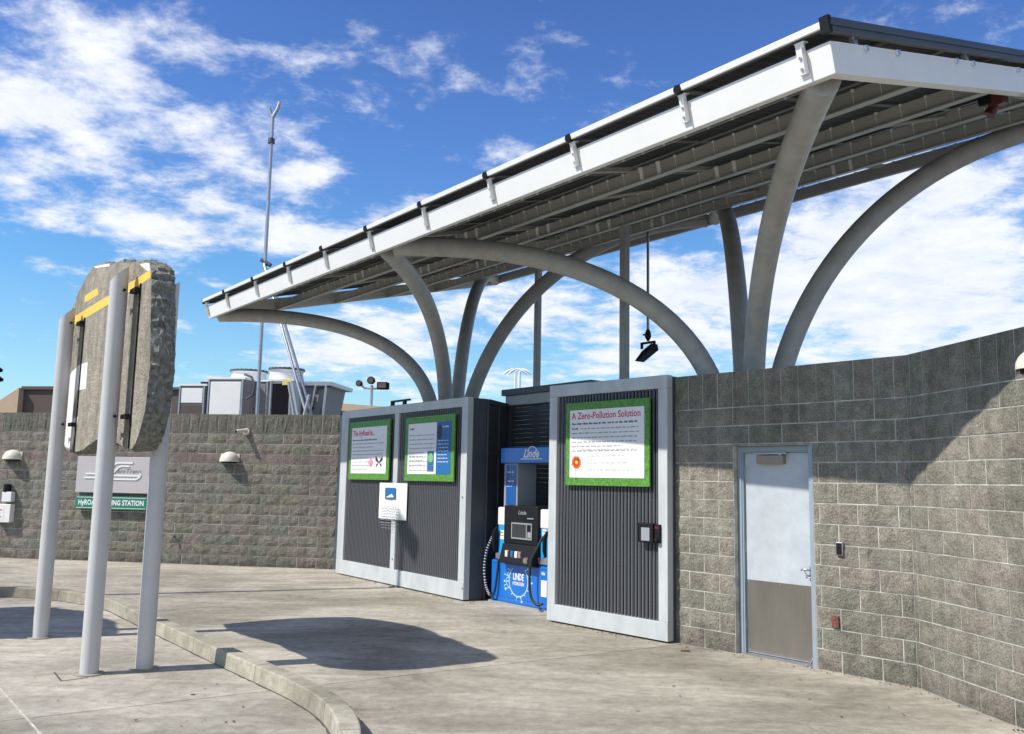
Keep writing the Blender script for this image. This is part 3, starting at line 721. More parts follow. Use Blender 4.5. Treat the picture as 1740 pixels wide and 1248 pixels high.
# ---------------------------------------------------------------- alcove behind the gates
AF = CF
def A_(s, dback, z): return CF(s, -dback, z)
class Sub:
    def __init__(s, off): s.off = off
    def __call__(s, a, d, z): return CF(a, d - s.off, z)
    def at(s, x, y, d=0.0): 
        r = ray(x, y); o = CF(0, d - s.off, 0); t = (o - CAM).dot(CF.N) / r.dot(CF.N); P = CAM + r * t
        return (P - CF.O).dot(CF.S), P.z
    @property
    def S(s): return CF.S
    @property
    def N(s): return CF.N
BK = Sub(3.35)
sL = BK.at(864, 800)[0]
t = empty('alcove_lining', CF(sL, -3.0, 0), 'dark steel side panel lining the left of the dispenser opening', 'panel')
Q0 = GL(GL.L - .004, -.345, 0); Q1 = CF(sL, -3.35, 0); U_ = Vector((0, 0, 3.0)); w_ = -CF.S * .06
m = MB(); m.hexa([Q0 + w_, Q0, Q1, Q1 + w_, Q0 + w_ + U_, Q0 + U_, Q1 + U_, Q1 + w_ + U_]); m.build('side_panel', 'gatedark', t)
dv = Q1 - Q0
for z in (.25, 1.25, 2.15, 2.93):
    m = MB(); p0 = Q0 + dv * .05 + Vector((0, 0, z)); p1 = Q0 + dv * .98 + Vector((0, 0, z)); nn = Vector((dv.y, -dv.x, 0)).normalized() * .03
    m.hexa([p0, p0 + nn, p1 + nn, p1] + [q + Vector((0, 0, .07)) for q in (p0, p0 + nn, p1 + nn, p1)]); m.build('rail', 'gatedark', t)
for a in (.02, .5, .93):
    m = MB(); p0 = Q0 + dv * a; p1 = p0 + dv.normalized() * .05; nn = Vector((dv.y, -dv.x, 0)).normalized() * .025
    m.hexa([p0, p0 + nn, p1 + nn, p1] + [q + Vector((0, 0, 2.99)) for q in (p0, p0 + nn, p1 + nn, p1)]); m.build('stiffener', 'gatedark', t)
t = empty('roller_shutter', CF(7.4, -3.35, 0), 'dark grey roller shutter behind the blue dispenser', 'shutter')
zl = BK.at(900, 688)[1]; zt_ = BK.at(900, 660)[1]; sR = BK.at(1016, 650)[0]
for k in range(int(zl / .07) + 1):
    m = MB(); z = .07 * k
    m.add([BK(sL + .07, 0, z), BK(sR - .06, 0, z), BK(sR - .06, .009, z + .02), BK(sL + .07, .009, z + .02), BK(sR - .06, .009, z + .055), BK(sL + .07, .009, z + .055), BK(sR - .06, 0, z + .0695), BK(sL + .07, 0, z + .0695)], [(0, 1, 2, 3), (3, 2, 4, 5), (5, 4, 6, 7)])
    m.build('shutter_slat', 'gatedark', t)
m = MB(); m.box(BK, sL, sL + .07, -.06, .06, 0, zl); m.box(BK, sR - .06, sR, -.06, .06, 0, zl); m.build('jamb', 'gatedark', t)
m = MB(); m.box(BK, sL, sR, -.10, .09, zl, zl + (zt_ - zl) * .62); m.build('lintel', 'beam', t, bevel=.006)
m = MB(); m.box(BK, sL - .05, sR, -.14, .14, zl + (zt_ - zl) * .62, zt_); m.build('lintel_cap', 'gatedark', t, bevel=.006)
# header track above the right gate
HT = Sub(2.32); e0 = HT.at(866, 664)[0]; e1 = HT.at(1016, 649)[0]
# ---------------------------------------------------------------- dispenser
DS = Sub(2.52)
x0 = DS.at(834, 1000)[0]; x1 = DS.at(929, 820)[0] + DS.at(875, 820)[0] - x0
t = empty('hydrogen_dispenser', DS((x0 + x1) / 2, -.25, 0), 'blue hydrogen fuel dispenser with black console and side hoses between the gates', 'fuel dispenser')
D2 = -.50
zb_ = DS.at(835, 950)[1]
m = MB(); m.box(DS, x0, x1, D2, 0.0, .03, zb_); base = m.build('base_cabinet', 'blue', t, bevel=.02)
m = MB(); m.box(DS, x0 - .02, x1 + .02, D2 - .02, .03, 0, .03); m.build('plinth', 'greyplastic', t)
z1_ = DS.at(850, 893)[1]; z2_ = DS.at(850, 862)[1]
cl0, cl1 = DS.at(845, 900)[0], DS.at(858.5, 900)[0]; cr0 = DS.at(917, 900)[0]; cr1 = x1 - (cl0 - x0)
for a, b in ((cl0, cl1), (cr0, cr1)):
    m = MB(); m.box(DS, a, b, D2 + .02, -.02, zb_, z1_); m.build('side_column', 'blue2', t, bevel=.01)
    m = MB(); m.box(DS, a - .01, b + .01, D2 + .01, -.01, z1_, z2_); m.build('white_cap', 'wplastic', t, bevel=.02)
    m = MB(); m.box(DS, a, b, -.018, .02, zb_ + .02, zb_ + .10); m.build('nozzle_shelf', 'galv', t)
m = MB(); zc0, zc1 = DS.at(885, 962)[1], DS.at(885, 860)[1]
m.box(DS, cl1 + .005, cr0 - .005, D2 + .03, .03, zc0 + .30, zc1); 
m.hexa([DS(cl1 + .005, -.02, zc0), DS(cr0 - .005, -.02, zc0), DS(cr0 - .005, -.02, zc0 + .30), DS(cl1 + .005, -.02, zc0 + .30), DS(cl1 + .02, .13, zc0 + .03), DS(cr0 - .02, .13, zc0 + .03), DS(cr0 - .005, .05, zc0 + .30), DS(cl1 + .005, .05, zc0 + .30)])
con = m.build('console', 'black', t, bevel=.012)
sa, sb = DS.at(869, 905, .04)[0], DS.at(904, 905, .04)[0]; za_, zb2 = DS.at(886, 917, .04)[1], DS.at(886, 889, .04)[1]
m = MB()
for q in ((sa, sb, zb2 - .02, zb2), (sa, sb, za_, za_ + .02), (sa, sa + .02, za_ + .02, zb2 - .02), (sb - .02, sb, za_ + .02, zb2 - .02), (sb - .13, sb - .11, za_ + .02, zb2 - .02)): m.box(DS, q[0], q[1], .031, .045, q[2], q[3])
m.build('screen_frame', 'alu', con)
m = MB(); m.box(DS, sa + .02, sb - .13, .031, .037, za_ + .02, zb2 - .02); m.build('screen', 'screen', con)
m = MB(); m.box(DS, sb - .10, sb - .03, .031, .04, za_ + .03, za_ + .11); m.build('keypad', 'greyplastic', con)
m = MB(); flat_text('Linde', DS, (sa + sb) / 2, zc1 - .12, .06, .033, shear=.35, mb=m, align='C', bold=.01); m.build('console_lettering', 'greyplastic', con)
for i, (fx, mt) in enumerate(((.22, 'fixture'), (.38, 'printblue'), (.50, 'wplastic'), (.60, 'bronze'), (.80, 'bronze'))):
    s_ = cl1 + (cr0 - cl1) * fx; m = MB(); zq = zc0 + .16 if i < 4 else zc0 + .10
    dq = .135 - (zq - zc0) * .28
    if i < 4: m.box(DS, s_ - .03, s_ + .03, .03, dq + .02, zq - .045, zq + .045)
    else: m.tube([DS(s_, .06, zq), DS(s_, dq + .02, zq - .01)], .045, 16)
    m.build('button', mt, con, bevel=.006)
# header and its posts
zh0, zh1 = DS.at(890, 787)[1], DS.at(890, 760.5)[1]; ha = DS.at(851, 775)[0]; hb = x1 - (ha - x0)
m = MB(); m.box(DS, ha, hb, D2 + .05, 0.0, zh0, zh1); hd = m.build('header_sign', 'blue', t, bevel=.01)
lc = DS.at(903, 776)[0]
m = MB(); flat_text('Linde', DS, lc, zh0 + .080, .115, .003, shear=.35, mb=m, align='C', bold=.03)
ring(m, DS, lc + .02, zh0 + .10, .13, .012, .003, a0=.15, a1=2.7)
m.box(DS, lc - .24, lc + .24, .001, .004, zh0 + .05, zh0 + .062); m.build('brand_lettering', 'letters', hd)
pa0, pa1 = DS.at(852, 820)[0], DS.at(875, 820)[0]
for a, b in ((pa0, pa1), (x1 - (pa1 - x0), x1 - (pa0 - x0))):
    m = MB(); m.box(DS, a, b, D2 + .10, -.05, z2_, zh0); p = m.build('header_post', 'greyplastic', t, bevel=.008)
    m = MB(); m.box(DS, a + .06, b - .035, -.05, -.042, z2_ + .04, zh0 - .03); q = m.build('blue_panel', 'navy', p)
    m = MB(); c = (a + b) / 2; words(m, DS, c - .07, c + .09, zh0 - .14, .022, -.040); words(m, DS, c - .06, c + .09, (z2_ + zh0) / 2 + .05, .022, -.040); words(m, DS, c - .09, c + .07, (z2_ + zh0) / 2 - .02, .01, -.040)
    m.build('panel_print', 'letters', p)
# lower emblem
ec, ez = DS.at(881, 992)[0], DS.at(881, 988)[1]
m = MB(); ring(m, DS, ec, ez, .215, .016, .0025, a0=math.pi * .72, a1=math.pi * 2.28)
for k in range(13):
    a = R_(140 + k * 24 + random.uniform(-5, 5)); r = random.uniform(.25, .34); px_, pz_ = ec + r * math.cos(a), ez + r * math.sin(a) * .85
    if pz_ > zb_ - .03: continue
    disc(m, DS, px_, pz_, random.uniform(.008, .022), .0025, 8)
    m.add([DS(ec + .215 * math.cos(a - .05), .0025, ez + .215 * math.sin(a - .05)), DS(px_, .0025, pz_), DS(ec + .215 * math.cos(a + .07), .0025, ez + .215 * math.sin(a + .07))], [(0, 1, 2)])
for k in range(3): ring(m, DS, ec - .28 + .04 * k, ez - .12 + .10 * k, .05, .010, .0025, 10, R_(60 * k), R_(60 * k + 170))
m.build('ring_emblem', mat('pale blue print', (.45, .68, .85), .5), base)
m = MB(); flat_text('LINDE', DS, ec, ez + .015, .095, .003, width=.24, mb=m, align='C', bold=.025); flat_text('HYDROGEN', DS, ec, ez - .06, .05, .003, width=.26, mb=m, align='C', bold=.02); m.build('emblem_lettering', 'letters', base)
n0 = DS.at(918, 1000)[0]
m = MB(); m.box(DS, n0 + .02, n0 + .14, .001, .004, .20, .42); m.build('instruction_label', 'paper', base)
m = MB(); words(m, DS, n0 + .03, n0 + .13, .49, .05, .003); m.build('white_marks', 'letters', base)
for q in ((x0 + .04, x1 - .04, .10, .106), (x0 + .04, x1 - .04, zb_ - .05, zb_ - .044)):
    m = MB(); m.box(DS, q[0], q[1], .0005, .002, q[2], q[3]); m.build('panel_seam', 'navy', base)
for (xa, za9) in ((cl0 + .05, zb_ + .30), (cr0 + .04, zb_ + .36)):
    m = MB(); m.box(DS, xa, xa + .09, -.0195, -.017, za9, za9 + .13); lb9 = m.build('column_label', 'paper', t)
    m = MB(); words(m, DS, xa + .01, xa + .08, za9 + .09, .02, -.0165); words(m, DS, xa + .01, xa + .08, za9 + .05, .015, -.0165); m.build('label_print', 'printdark', lb9, kind='stuff')
m = MB(); m.box(DS, cr0 - .22, cr0 - .08, .031, .05, zb2 + .06, zb2 + .075); m.build('card_slot', 'alu', con)
# hoses
def hose(pts, r, name, mt, parent): m = MB(); m.tube([DS(*p) for p in catmull(pts, 8)], r, 10); return m.build(name, mt, parent)
lz = lambda y, x=835: DS.at(x, y, .05)[1]; ls = lambda x, y=960: DS.at(x, y, .05)[0]
hose([(ls(841), .03, lz(905)), (ls(836), .05, lz(912)), (ls(829), .07, lz(935)), (ls(826), .08, lz(965)), (ls(829), .08, lz(995)), (ls(835), .07, lz(1012)), (ls(841), .05, lz(1005)), (ls(843.5), .03, lz(970)), (ls(843), .01, lz(950))], .017, 'hose', 'rubber', t)
m = MB()
cpts = catmull([(ls(836), .05, lz(912)), (ls(829), .07, lz(935)), (ls(826), .08, lz(965)), (ls(829), .08, lz(995)), (ls(835), .07, lz(1012))], 12)
for k in range(0, len(cpts) - 1, 2): a, b = DS(*cpts[k]), DS(*cpts[k + 1]); m.tube([a, a + (b - a) * .6], .019, 10)
m.build('hose_coil', 'wplastic', t, kind='stuff')
hose([(cr0 + .10, .02, z1_ - .10), (cr0 + .06, .08, z1_ - .25), (cr0 - .04, .11, zb_ + .05), (cr0 - .06, .12, .40), (cr0 - .02, .12, .20), (cr0 + .08, .10, .10), (cr0 + .16, .06, .12)], .018, 'hose', 'rubber', t)
for a, sg in ((cl0 - .02, 1), (cr0 + .16, 1)):
    m = MB(); m.tube([DS(a, .02, zb_ + .12), DS(a, .04, zb_ + .20), DS(a + .01, .05, z1_ - .12), DS(a + .05, .03, z1_ - .03)], .03, 10, rr=[.018, .03, .034, .022]); m.build('nozzle', 'black', t, label='black filling nozzle hanging in its holster')

# ---------------------------------------------------------------- solar canopy
can = empty('solar_canopy', CF(LCAN / 2, -3.3, 0), 'large tilted solar panel canopy on white fascia carried by curved grey tube arms', 'canopy')
Zc = 4.66
def K(a, b, c):  # canopy frame: a along front, b back (plan), c normal height over the fascia bottom
    n = Vector((0, 0, 1)) * math.cos(TILT) + CF.N * math.sin(TILT)
    return CF(a, -b, Zc + b * TT) + n * c
KB = lambda a, b, c: K(a, b, c)
DEP = 6.6; FH = .235
def kbox(a0, a1, b0, b1, c0, c1, mb=None):
    mb = mb or MB(); mb.hexa([K(a0, b0, c0), K(a1, b0, c0), K(a1, b1, c0), K(a0, b1, c0), K(a0, b0, c1), K(a1, b0, c1), K(a1, b1, c1), K(a0, b1, c1)]); return mb
kbox(0, LCAN, 0, .10, 0, FH).build('front_fascia', 'white', can, bevel=.006)
kbox(LCAN - .10, LCAN, .10, DEP, 0, FH).build('side_fascia', 'white', can, bevel=.006)
kbox(0, .10, .10, DEP, 0, FH).build('side_fascia', 'white', can, bevel=.006)
kbox(.10, LCAN - .10, DEP - .12, DEP, .01, .19).build('back_beam', 'beam', can, bevel=.02)
m = MB(); a = .3
while a < LCAN - .3: kbox(a, a + .03, DEP - .13, DEP - .09, .16, .195, m); a += .30
m.build('clip_row', 'alu', can, kind='stuff')
BW = []
for b in (1.30, 2.55, 3.75, 4.95):
    q_ = kbox(.10, LCAN - .10, b - .04, b + .04, .012, .145); kbox(.10, LCAN - .10, b - .075, b + .075, .0, .012, q_); q_.build('purlin', 'beam', can)
    # splice plates in pairs
    for a in (3.4, 3.65, 6.6, 6.85, 9.9, 10.15):
        kbox(a, a + .05, b - .052, b - .04, .013, .15).build('splice_plate', 'hvac', can)
    m = MB(); a = .4
    while a < LCAN - .3: kbox(a, a + .022, b - .058, b - .04, .128, .150, m); kbox(a, a + .005, b - .043, b - .04, .012, .128, m); a += .25
    m.build('clip_row', 'white', can, kind='stuff')
rails = [.45, .90, 1.85, 2.15, 3.05, 3.40, 4.3, 4.60, 5.5, 5.9]
for b in rails:
    kbox(.02, LCAN + .02, b - .02, b + .02, .19, .23).build('panel_rail', 'alu', can)
    m = MB(); a = .25
    while a < LCAN - .2: kbox(a, a + .02, b - .04, b - .02, .178, .200, m); a += .28
    m.build('clip_row', 'white', can, kind='stuff')
for a in (3.25, 6.5, 9.75):
    kbox(a - .04, a + .04, .10, DEP - .12, .147, .19).build('rafter', 'beam', can)
for (a, b) in ((2.0, 1.3), (5.0, 2.55), (8.3, 1.3), (11.3, 2.55), (8.0, 3.75)):
    m = MB(); m.cyl(K(a, b + .05, .11), K(a + .7, b + 1.15, .11), .022, 8); m.build('brace_rod', 'beam', can)
# panels
br_s = [0.0, 1.10, 2.43, 3.74, 5.0, 6.31, 7.64, 8.96, 10.3, 11.66, 12.97]
rowd = 6.48 / 7
pmesh = {}
for i in range(len(br_s) - 1):
    wd = br_s[i + 1] - br_s[i] - .003
    key = round(wd, 2)
    if key not in pmesh:
        q = MB(); hw, hd_ = wd / 2, (rowd / math.cos(TILT)) / 2 - .0015; e = .035
        q.hexa([(-hw + .02, -hd_ + .02, -.004), (hw - .02, -hd_ + .02, -.004), (hw - .02, hd_ - .02, -.004), (-hw + .02, hd_ - .02, -.004), (-hw + .02, -hd_ + .02, .004), (hw - .02, -hd_ + .02, .004), (hw - .02, hd_ - .02, .004), (-hw + .02, hd_ - .02, .004)], 1)
        for (xa, xb, ya, yb) in ((-hw, hw, -hd_, -hd_ + e), (-hw, hw, hd_ - e, hd_), (-hw, -hw + e, -hd_ + e, hd_ - e), (hw - e, hw, -hd_ + e, hd_ - e)):
            q.hexa([(xa, ya, -.022), (xb, ya, -.022), (xb, yb, -.022), (xa, yb, -.022), (xa, ya, .022), (xb, ya, .022), (xb, yb, .022), (xa, yb, .022)], 0)
        me = bpy.data.meshes.new('solar_panel'); me.from_pydata([tuple(v) for v in q.v], [], q.f); me.materials.append(M['pframe']); me.materials.append(M['cell'])
        me.polygons.foreach_set('material_index', q.mi); pmesh[key] = me
    for j in range(7):
        o = bpy.data.objects.new('solar_panel', pmesh[key]); COL.objects.link(o); o.parent = can
        c = K((br_s[i] + br_s[i + 1]) / 2, -.02 + (j + .5) * rowd, .315 + .027)
        ax = CF.S; ay = (K(0, 1, 0) - K(0, 0, 0)).normalized(); az_ = ax.cross(ay)
        mt = Matrix((ax, ay, az_)).transposed().to_4x4(); o.matrix_local = Matrix.Translation(c - ORG[can.name]) @ mt
# edge trim of the panel field
kbox(-.02, LCAN + .02, -.055, -.025, .322, .372).build('panel_edge_trim', 'white', can, bevel=.003)
m = kbox(LCAN + .01, LCAN + .045, -.05, 6.46, .285, .385); kbox(LCAN + .045, LCAN + .055, -.05, 6.46, .325, .350, m)
m.build('panel_edge_trim', 'gatedark', can)
kbox(-.06, -.025, -.05, 6.46, .285, .385).build('panel_edge_trim', 'gatedark', can)
# front brackets
for i, a in enumerate(br_s[:-1] + [12.78]):
    a = max(a, .05)
    b = MB(); kbox(a - .035, a + .035, -.022, -.004, .07, .30, b); kbox(a - .035, a + .045, -.03, .03, .292, .304, b)
    kbox(a + .029, a + .035, -.055, -.022, .07, .26, b)
    p = b.build('bracket', 'white', can, bevel=.003)
    m = MB()
    for c in (.11, .19): m.cyl(K(a - .005, -.022, c), K(a - .005, -.032, c), .012, 8)
    m.build('bolt', 'galv', p)
    if 0 < i:
        if i < len(br_s) - 1:
            m = MB(); m.cyl(K(a, -.070, .34), K(a, -.02, .34), .036, 14); kbox(a - .03, a + .03, -.06, -.02, .31, .378, m); m.build('end_cap', 'black', p)
kbox(LCAN - .02, LCAN + .05, -.07, -.03, .275, .395).build('corner_cap', 'black', can)
# side brackets under the panel edge at the right
for b in (.35, 2.1, 3.9, 5.4):
    mm = MB(); kbox(LCAN - .06, LCAN - .02, b, b + .05, FH, .30, mm); mm.build('bracket', 'galv', can)

# arms
arms = [(3.25, (.15, .15), 2.5, .3, .05, .8), (3.25, (6.40, .15), 2.5, .4, .05, .8), (3.25, (.15, 6.5), 2.0, .4, .13, 1.0), (3.25, (6.42, 6.5), 2.0, .2, .13, 1.0),
        (9.75, (6.60, .15), 2.0, .3, .05, .85), (9.75, (12.82, .15), 2.5, .1, .05, .9), (9.75, (6.60, 6.5), .0, .4, .13, .9), (9.75, (12.82, 6.5), 2.0, .2, -.05, 1.0)]
for ca, tip, z0, r0, dz_, p in arms:
    c = Vector((ca, 3.3)); d = Vector(tip) - c; Rr = d.length; d.normalize(); zt2 = Zc + tip[1] * TT + dz_ - .02; pts = []
    pts.append(CF(c.x + d.x * r0, -(c.y + d.y * r0), 0.0)); 
    if z0 > .2: pts.append(CF(c.x + d.x * r0, -(c.y + d.y * r0), z0 * .6))
    for k in range(0, 37):
        th = R_(90 * k / 36)
        r = r0 + (Rr - r0) * (1 - max(0, math.cos(th)) ** p); z = z0 + (zt2 - z0) * math.sin(th) ** p
        q = c + d * r; pts.append(CF(q.x, -q.y, z))
    m = MB(); m.tube(pts, .125, 18); m.build('curved_arm', 'armpaint', can)
for a in (3.25, 9.75):
    m = MB(); m.box(CF, a - .45, a + .45, -3.75, -2.85, 0, .9); m.build('footing', 'kerb', can)
# straight square posts
for (x, y) in ((915, 455), (1061.5, 385)):
    r = ray(x, y); n = (K(0, 0, 1) - K(0, 0, 0)); t_ = (K(0, 0, 0) - CAM).dot(n) / r.dot(n); P = CAM + r * t_
    m = MB(); h = .055; u_ = Vector((1, 0, 0)); v_ = Vector((0, 1, 0))
    cs = [P + CF.S * a + CF.N * b for a, b in ((-h, -h), (h, -h), (h, h), (-h, h))]
    m.hexa([Vector((q.x, q.y, 0)) for q in cs] + [Vector((q.x, q.y, P.z + .12)) for q in cs]); m.build('square_post', 'armpaint', can, bevel=.008)
# hanging floodlight
r = ray(1101, 400); n = (K(0, 0, 1) - K(0, 0, 0)); t_ = (K(0, 0, 0) - CAM).dot(n) / r.dot(n); P = CAM + r * t_
k = P.y / FPX; zf = lambda y: HCAM + (P.z - HCAM) + 0
def zat(y):
    q = ray(1099, y); return CAM.z + q.z * math.hypot(P.x, P.y) / math.hypot(q.x, q.y)
t = empty('hanging_floodlight', (P.x, P.y, zat(600)), 'small black floodlight hanging on a long rod under the canopy', 'floodlight')
B3 = lambda x, y, z: Vector((P.x, P.y, 0)) + CF.S * x + CF.N * y + Vector((0, 0, z))
m = MB(); m.cyl(B3(0, 0, P.z + .1), B3(0, 0, zat(566)), .024, 10); m.build('rod', 'galv', t)
m = MB(); m.tube([B3(0, 0, zat(560)), B3(0, 0, zat(566)), B3(0, 0, zat(573)), B3(0, 0, zat(580))], .05, 10, rr=[.025, .05, .055, .02]); m.cyl(B3(-.11, 0, zat(568)), B3(.05, 0, zat(568)), .016, 8); m.build('clamp', 'black', t)
m = MB(); zy = zat(581); zl_ = zat(592)
m.box(B3, -.16, .16, -.02, .02, zy - .035, zy); m.box(B3, -.16, -.13, -.02, .02, zl_, zy - .035); m.box(B3, .13, .16, -.02, .02, zl_, zy - .035); m.build('yoke', 'black', t)
m = MB(); zc_ = zat(598); tl = R_(-27)
def B4(x, y, z):
    return B3(x * math.cos(tl) + z * math.sin(tl) * -1, y, zc_ + x * -math.sin(tl) * 1.0 + z * math.cos(tl))
m.hexa([B4(-.20, -.12, -.075), B4(.20, -.12, -.075), B4(.20, .12, -.075), B4(-.20, .12, -.075), B4(-.13, -.08, .075), B4(.13, -.08, .075), B4(.13, .08, .075), B4(-.13, .08, .075)]); lb_ = m.build('lamp_housing', 'black', t, bevel=.015)
m = MB(); m.hexa([B4(-.17, -.09, -.082), B4(.17, -.09, -.082), B4(.17, .09, -.082), B4(-.17, .09, -.082), B4(-.17, -.09, -.075), B4(.17, -.09, -.075), B4(.17, .09, -.075), B4(-.17, .09, -.075)]); m.build('lamp_glass', 'screen', lb_)
# red alarm under the canopy at the right
rA = ray(1688, 172); nA = K(0, 0, 1) - K(0, 0, 0); PA = CAM + rA * ((K(0, 0, .03) - CAM).dot(nA) / rA.dot(nA))
aA, bA = (PA - FLc).dot(CF.S), -(PA - FLc).dot(CF.N)
t = empty('alarm_beacon', PA, 'dark red alarm sounder bolted under the canopy near its right edge', 'alarm')
m = MB(); kbox(aA - .10, aA + .02, bA - .10, bA + .08, .0, .14, m); m.build('bracket', 'black', t, bevel=.01)
m = MB(); kbox(aA - .02, aA + .12, bA - .09, bA + .05, -.03, .10, m); m.tube([K(aA + .02, bA - .02, -.02), K(aA - .03, bA - .06, -.10)], .05, 14, rr=[.04, .062]); m.build('sounder_horn', 'redplastic', t, bevel=.01)
m = MB(); m.tube([K(aA + .1, bA, .06), K(aA + .25, bA + .1, -.03), K(aA + .33, bA + .1, .14)], .012, 8); m.build('conduit', 'galv', t)

# ---------------------------------------------------------------- slab monument
P1 = g(68, 1084); P2 = g(151, 1146); P3 = g(245, 1137)
SFd = (P2 - P1); SF = Frame(P1, P2)     # s from left post to middle post, N towards the camera's left
def monument(shift, label, outline, deco=True):
    sv = Vector(shift); F0 = Frame(P1 + sv, P2 + sv)
    t = empty('pavement_slab_monument', F0(1.0, -.3, 0), label, 'monument', None)
    n = Vector((SF.N))
    px = []
    back_d = -.36
    front = [Vector((s, z)) for s, z in outline]
    # resample outline
    pts = []
    for i in range(len(front)):
        a, b = front[i], front[(i + 1) % len(front)]; k = max(1, int((b - a).length / .04))
        for j in range(k): pts.append(a + (b - a) * j / k)
    n_ = len(pts); cen = sum(pts, Vector((0, 0))) / n_
    layers = 9; rings = []; chip = [random.uniform(-.026, .012) if random.random() < .6 else 0 for _ in pts]
    for l in range(layers + 1):
        dd = -.145 + (back_d + .145) * l / layers; rg = []
        for q in pts:
            j = 0.006 if l in (0,) else .019
            bulge = (.025 * math.sin(math.pi * (l / layers)) if l else 0) + (chip[pts.index(q)] if l else chip[pts.index(q)] * .5)
            dirq = (q - cen).normalized(); off = dirq * (bulge + random.uniform(-j, j * .5))
            rg.append(F0(q.x + off.x, dd + (random.uniform(-.02, .02) if 0 < l < layers else 0), q.y + off.y))
        rings.append(rg)
    m = MB(); vs = [v for r_ in rings for v in r_]
    fs = [(l * n_ + i, l * n_ + (i + 1) % n_, (l + 1) * n_ + (i + 1) % n_, (l + 1) * n_ + i) for l in range(layers) for i in range(n_)]
    m.add(vs, fs, 1); m.add(rings[0], [tuple(range(n_))], 0); m.add(rings[-1], [tuple(range(n_))[::-1]], 0)
    slab = m.build('concrete_slab', ['slab', 'slabedge'], t)
    def post(P, top, F):
        m = MB(); nseg = 18; r = .078; P = Vector((P.x, P.y, 0)) + sv; ring_b = []; ring_t = []
        for k in range(nseg):
            a = 2 * math.pi * k / nseg; o = Vector((math.cos(a) * r, math.sin(a) * r, 0))
            ring_b.append(P + o); ring_t.append(P + o + Vector((0, 0, top + o.dot(Vector((.93, .37, 0))) * 1.0)))
        m.add(ring_b + ring_t, [(k, (k + 1) % nseg, nseg + (k + 1) % nseg, nseg + k) for k in range(nseg)], 0, True)
        m.add(ring_t, [tuple(range(nseg))]); return m.build('post', 'postpaint', t)
    tops = (3.52, 3.60, 3.52)
    for P, tp in zip((P1, P2, P3), tops):
        po = post(P, tp, F0)
        m = MB(); m.cyl(Vector((P.x, P.y, .0)) + sv, Vector((P.x, P.y, .012)) + sv, .125, 20); m.build('base_grout', 'kerb', po)
    for ps, zs in ((0.0, (SF.at(130, 552, -.1)[1], SF.at(118, 722, -.1)[1])), (SF.L, (SF.at(218, 499, -.1)[1], SF.at(211, 708, -.1)[1]))):
        for z in zs:
            m = MB(); m.box(F0, ps + .03, ps + .20, -.15, -.09, z - .020, z + .020); m.cyl(F0(ps - .15, 0, z), F0(ps + .1, -.03, z), .013, 8); m.cyl(F0(ps - .17, 0, z), F0(ps - .14, 0, z), .024, 8); m.build('clamp', 'black', t)
        m = MB(); m.box(F0, ps + .180, ps + .203, -.150, -.132, 1.98, zs[0] + .06); m.build('channel', 'black', t)
    for z in (3.25, 3.02, 2.78):
        m = MB(); q = P3 + sv; q = Vector((q.x, q.y, z)) ; e = q + SF.S * .11 + SF.N * .05
        m.cyl(q + SF.S * .06, q + SF.S * .15, .018, 8); m.cyl(e, e + SF.N * .09, .03, 8); m.tube([e, e + Vector((0, 0, .05)), e + SF.N * .06 + Vector((0, 0, .03))], .014, 6); m.build('clamp', 'black', t)
    m = MB(); q = Vector((P3.x, P3.y, 3.30)) + sv; m.cyl(q, q + SF.S * .17, .012, 8); m.cyl(q + SF.S * .14, q + SF.S * .165, .022, 8); m.build('bolt', 'galv', t)
    return t, F0, slab
opx = [(117, 560), (121, 528), (133, 497), (147, 470), (159, 452), (176, 446), (190, 450), (206, 443), (219, 448), (234, 443), (250, 446), (257, 458), (257, 500), (256, 560), (255, 620), (251, 660), (246, 700), (239, 728), (232, 750), (225, 763), (214, 765), (206, 757), (196, 752), (181, 753), (165, 747), (152, 756), (141, 765), (126, 769), (118, 769), (107, 757), (108, 700), (110, 640), (113, 600)]
outl = [SF.at(x, y, -.145) for x, y in opx]
mon, MF, slab = monument((0, 0, 0), 'broken pavement slab with yellow road stripes held upright by three pale steel posts', outl)
def decal(pxs, name, mt):
    m = MB(); m.poly([MF(*(lambda a: (a[0], -.1430, a[1]))(SF.at(x, y, -.143))) for x, y in pxs], .012, SF.N); m.build(name, mt, slab)
decal([(122, 541), (170, 511), (213, 486), (255, 459), (256, 472), (214, 500), (172, 525), (123, 554)], 'yellow_stripe', 'yellow')
decal([(144, 503), (165, 490), (167, 501), (144, 515)], 'yellow_stripe', 'yellow')
decal([(213, 458), (222, 453), (220, 465), (214, 470)], 'yellow_stripe', 'yellow')
decal([(237, 449), (252, 447), (256, 462), (249, 460)], 'white_paint_patch', 'roadwhite')
decal([(160, 453), (186, 448), (186, 453), (162, 456)], 'white_paint_patch', 'roadwhite')
decal([(149, 615), (146, 661), (131, 664), (125, 690), (123, 712), (133, 708), (127, 738), (121, 764), (112, 760), (107.5, 752), (108.5, 690), (112, 655), (122, 632), (134, 621)], 'white_letter_paint', 'roadwhite')
# second slab, standing outside the left edge of the picture: its shadow reaches the posts
sl2 = [(-.1, 1.95), (2.3, 1.9), (2.5, 2.6), (2.4, 3.4), (1.6, 3.6), (.5, 3.5), (-.1, 3.0)]
t2, _, _ = monument((-3.95, .95, 0), 'plain broken pavement slab on three pale posts standing left of the striped one', sl2)
t2['label'] = 'plain broken pavement slab on three pale posts standing left of the striped one'
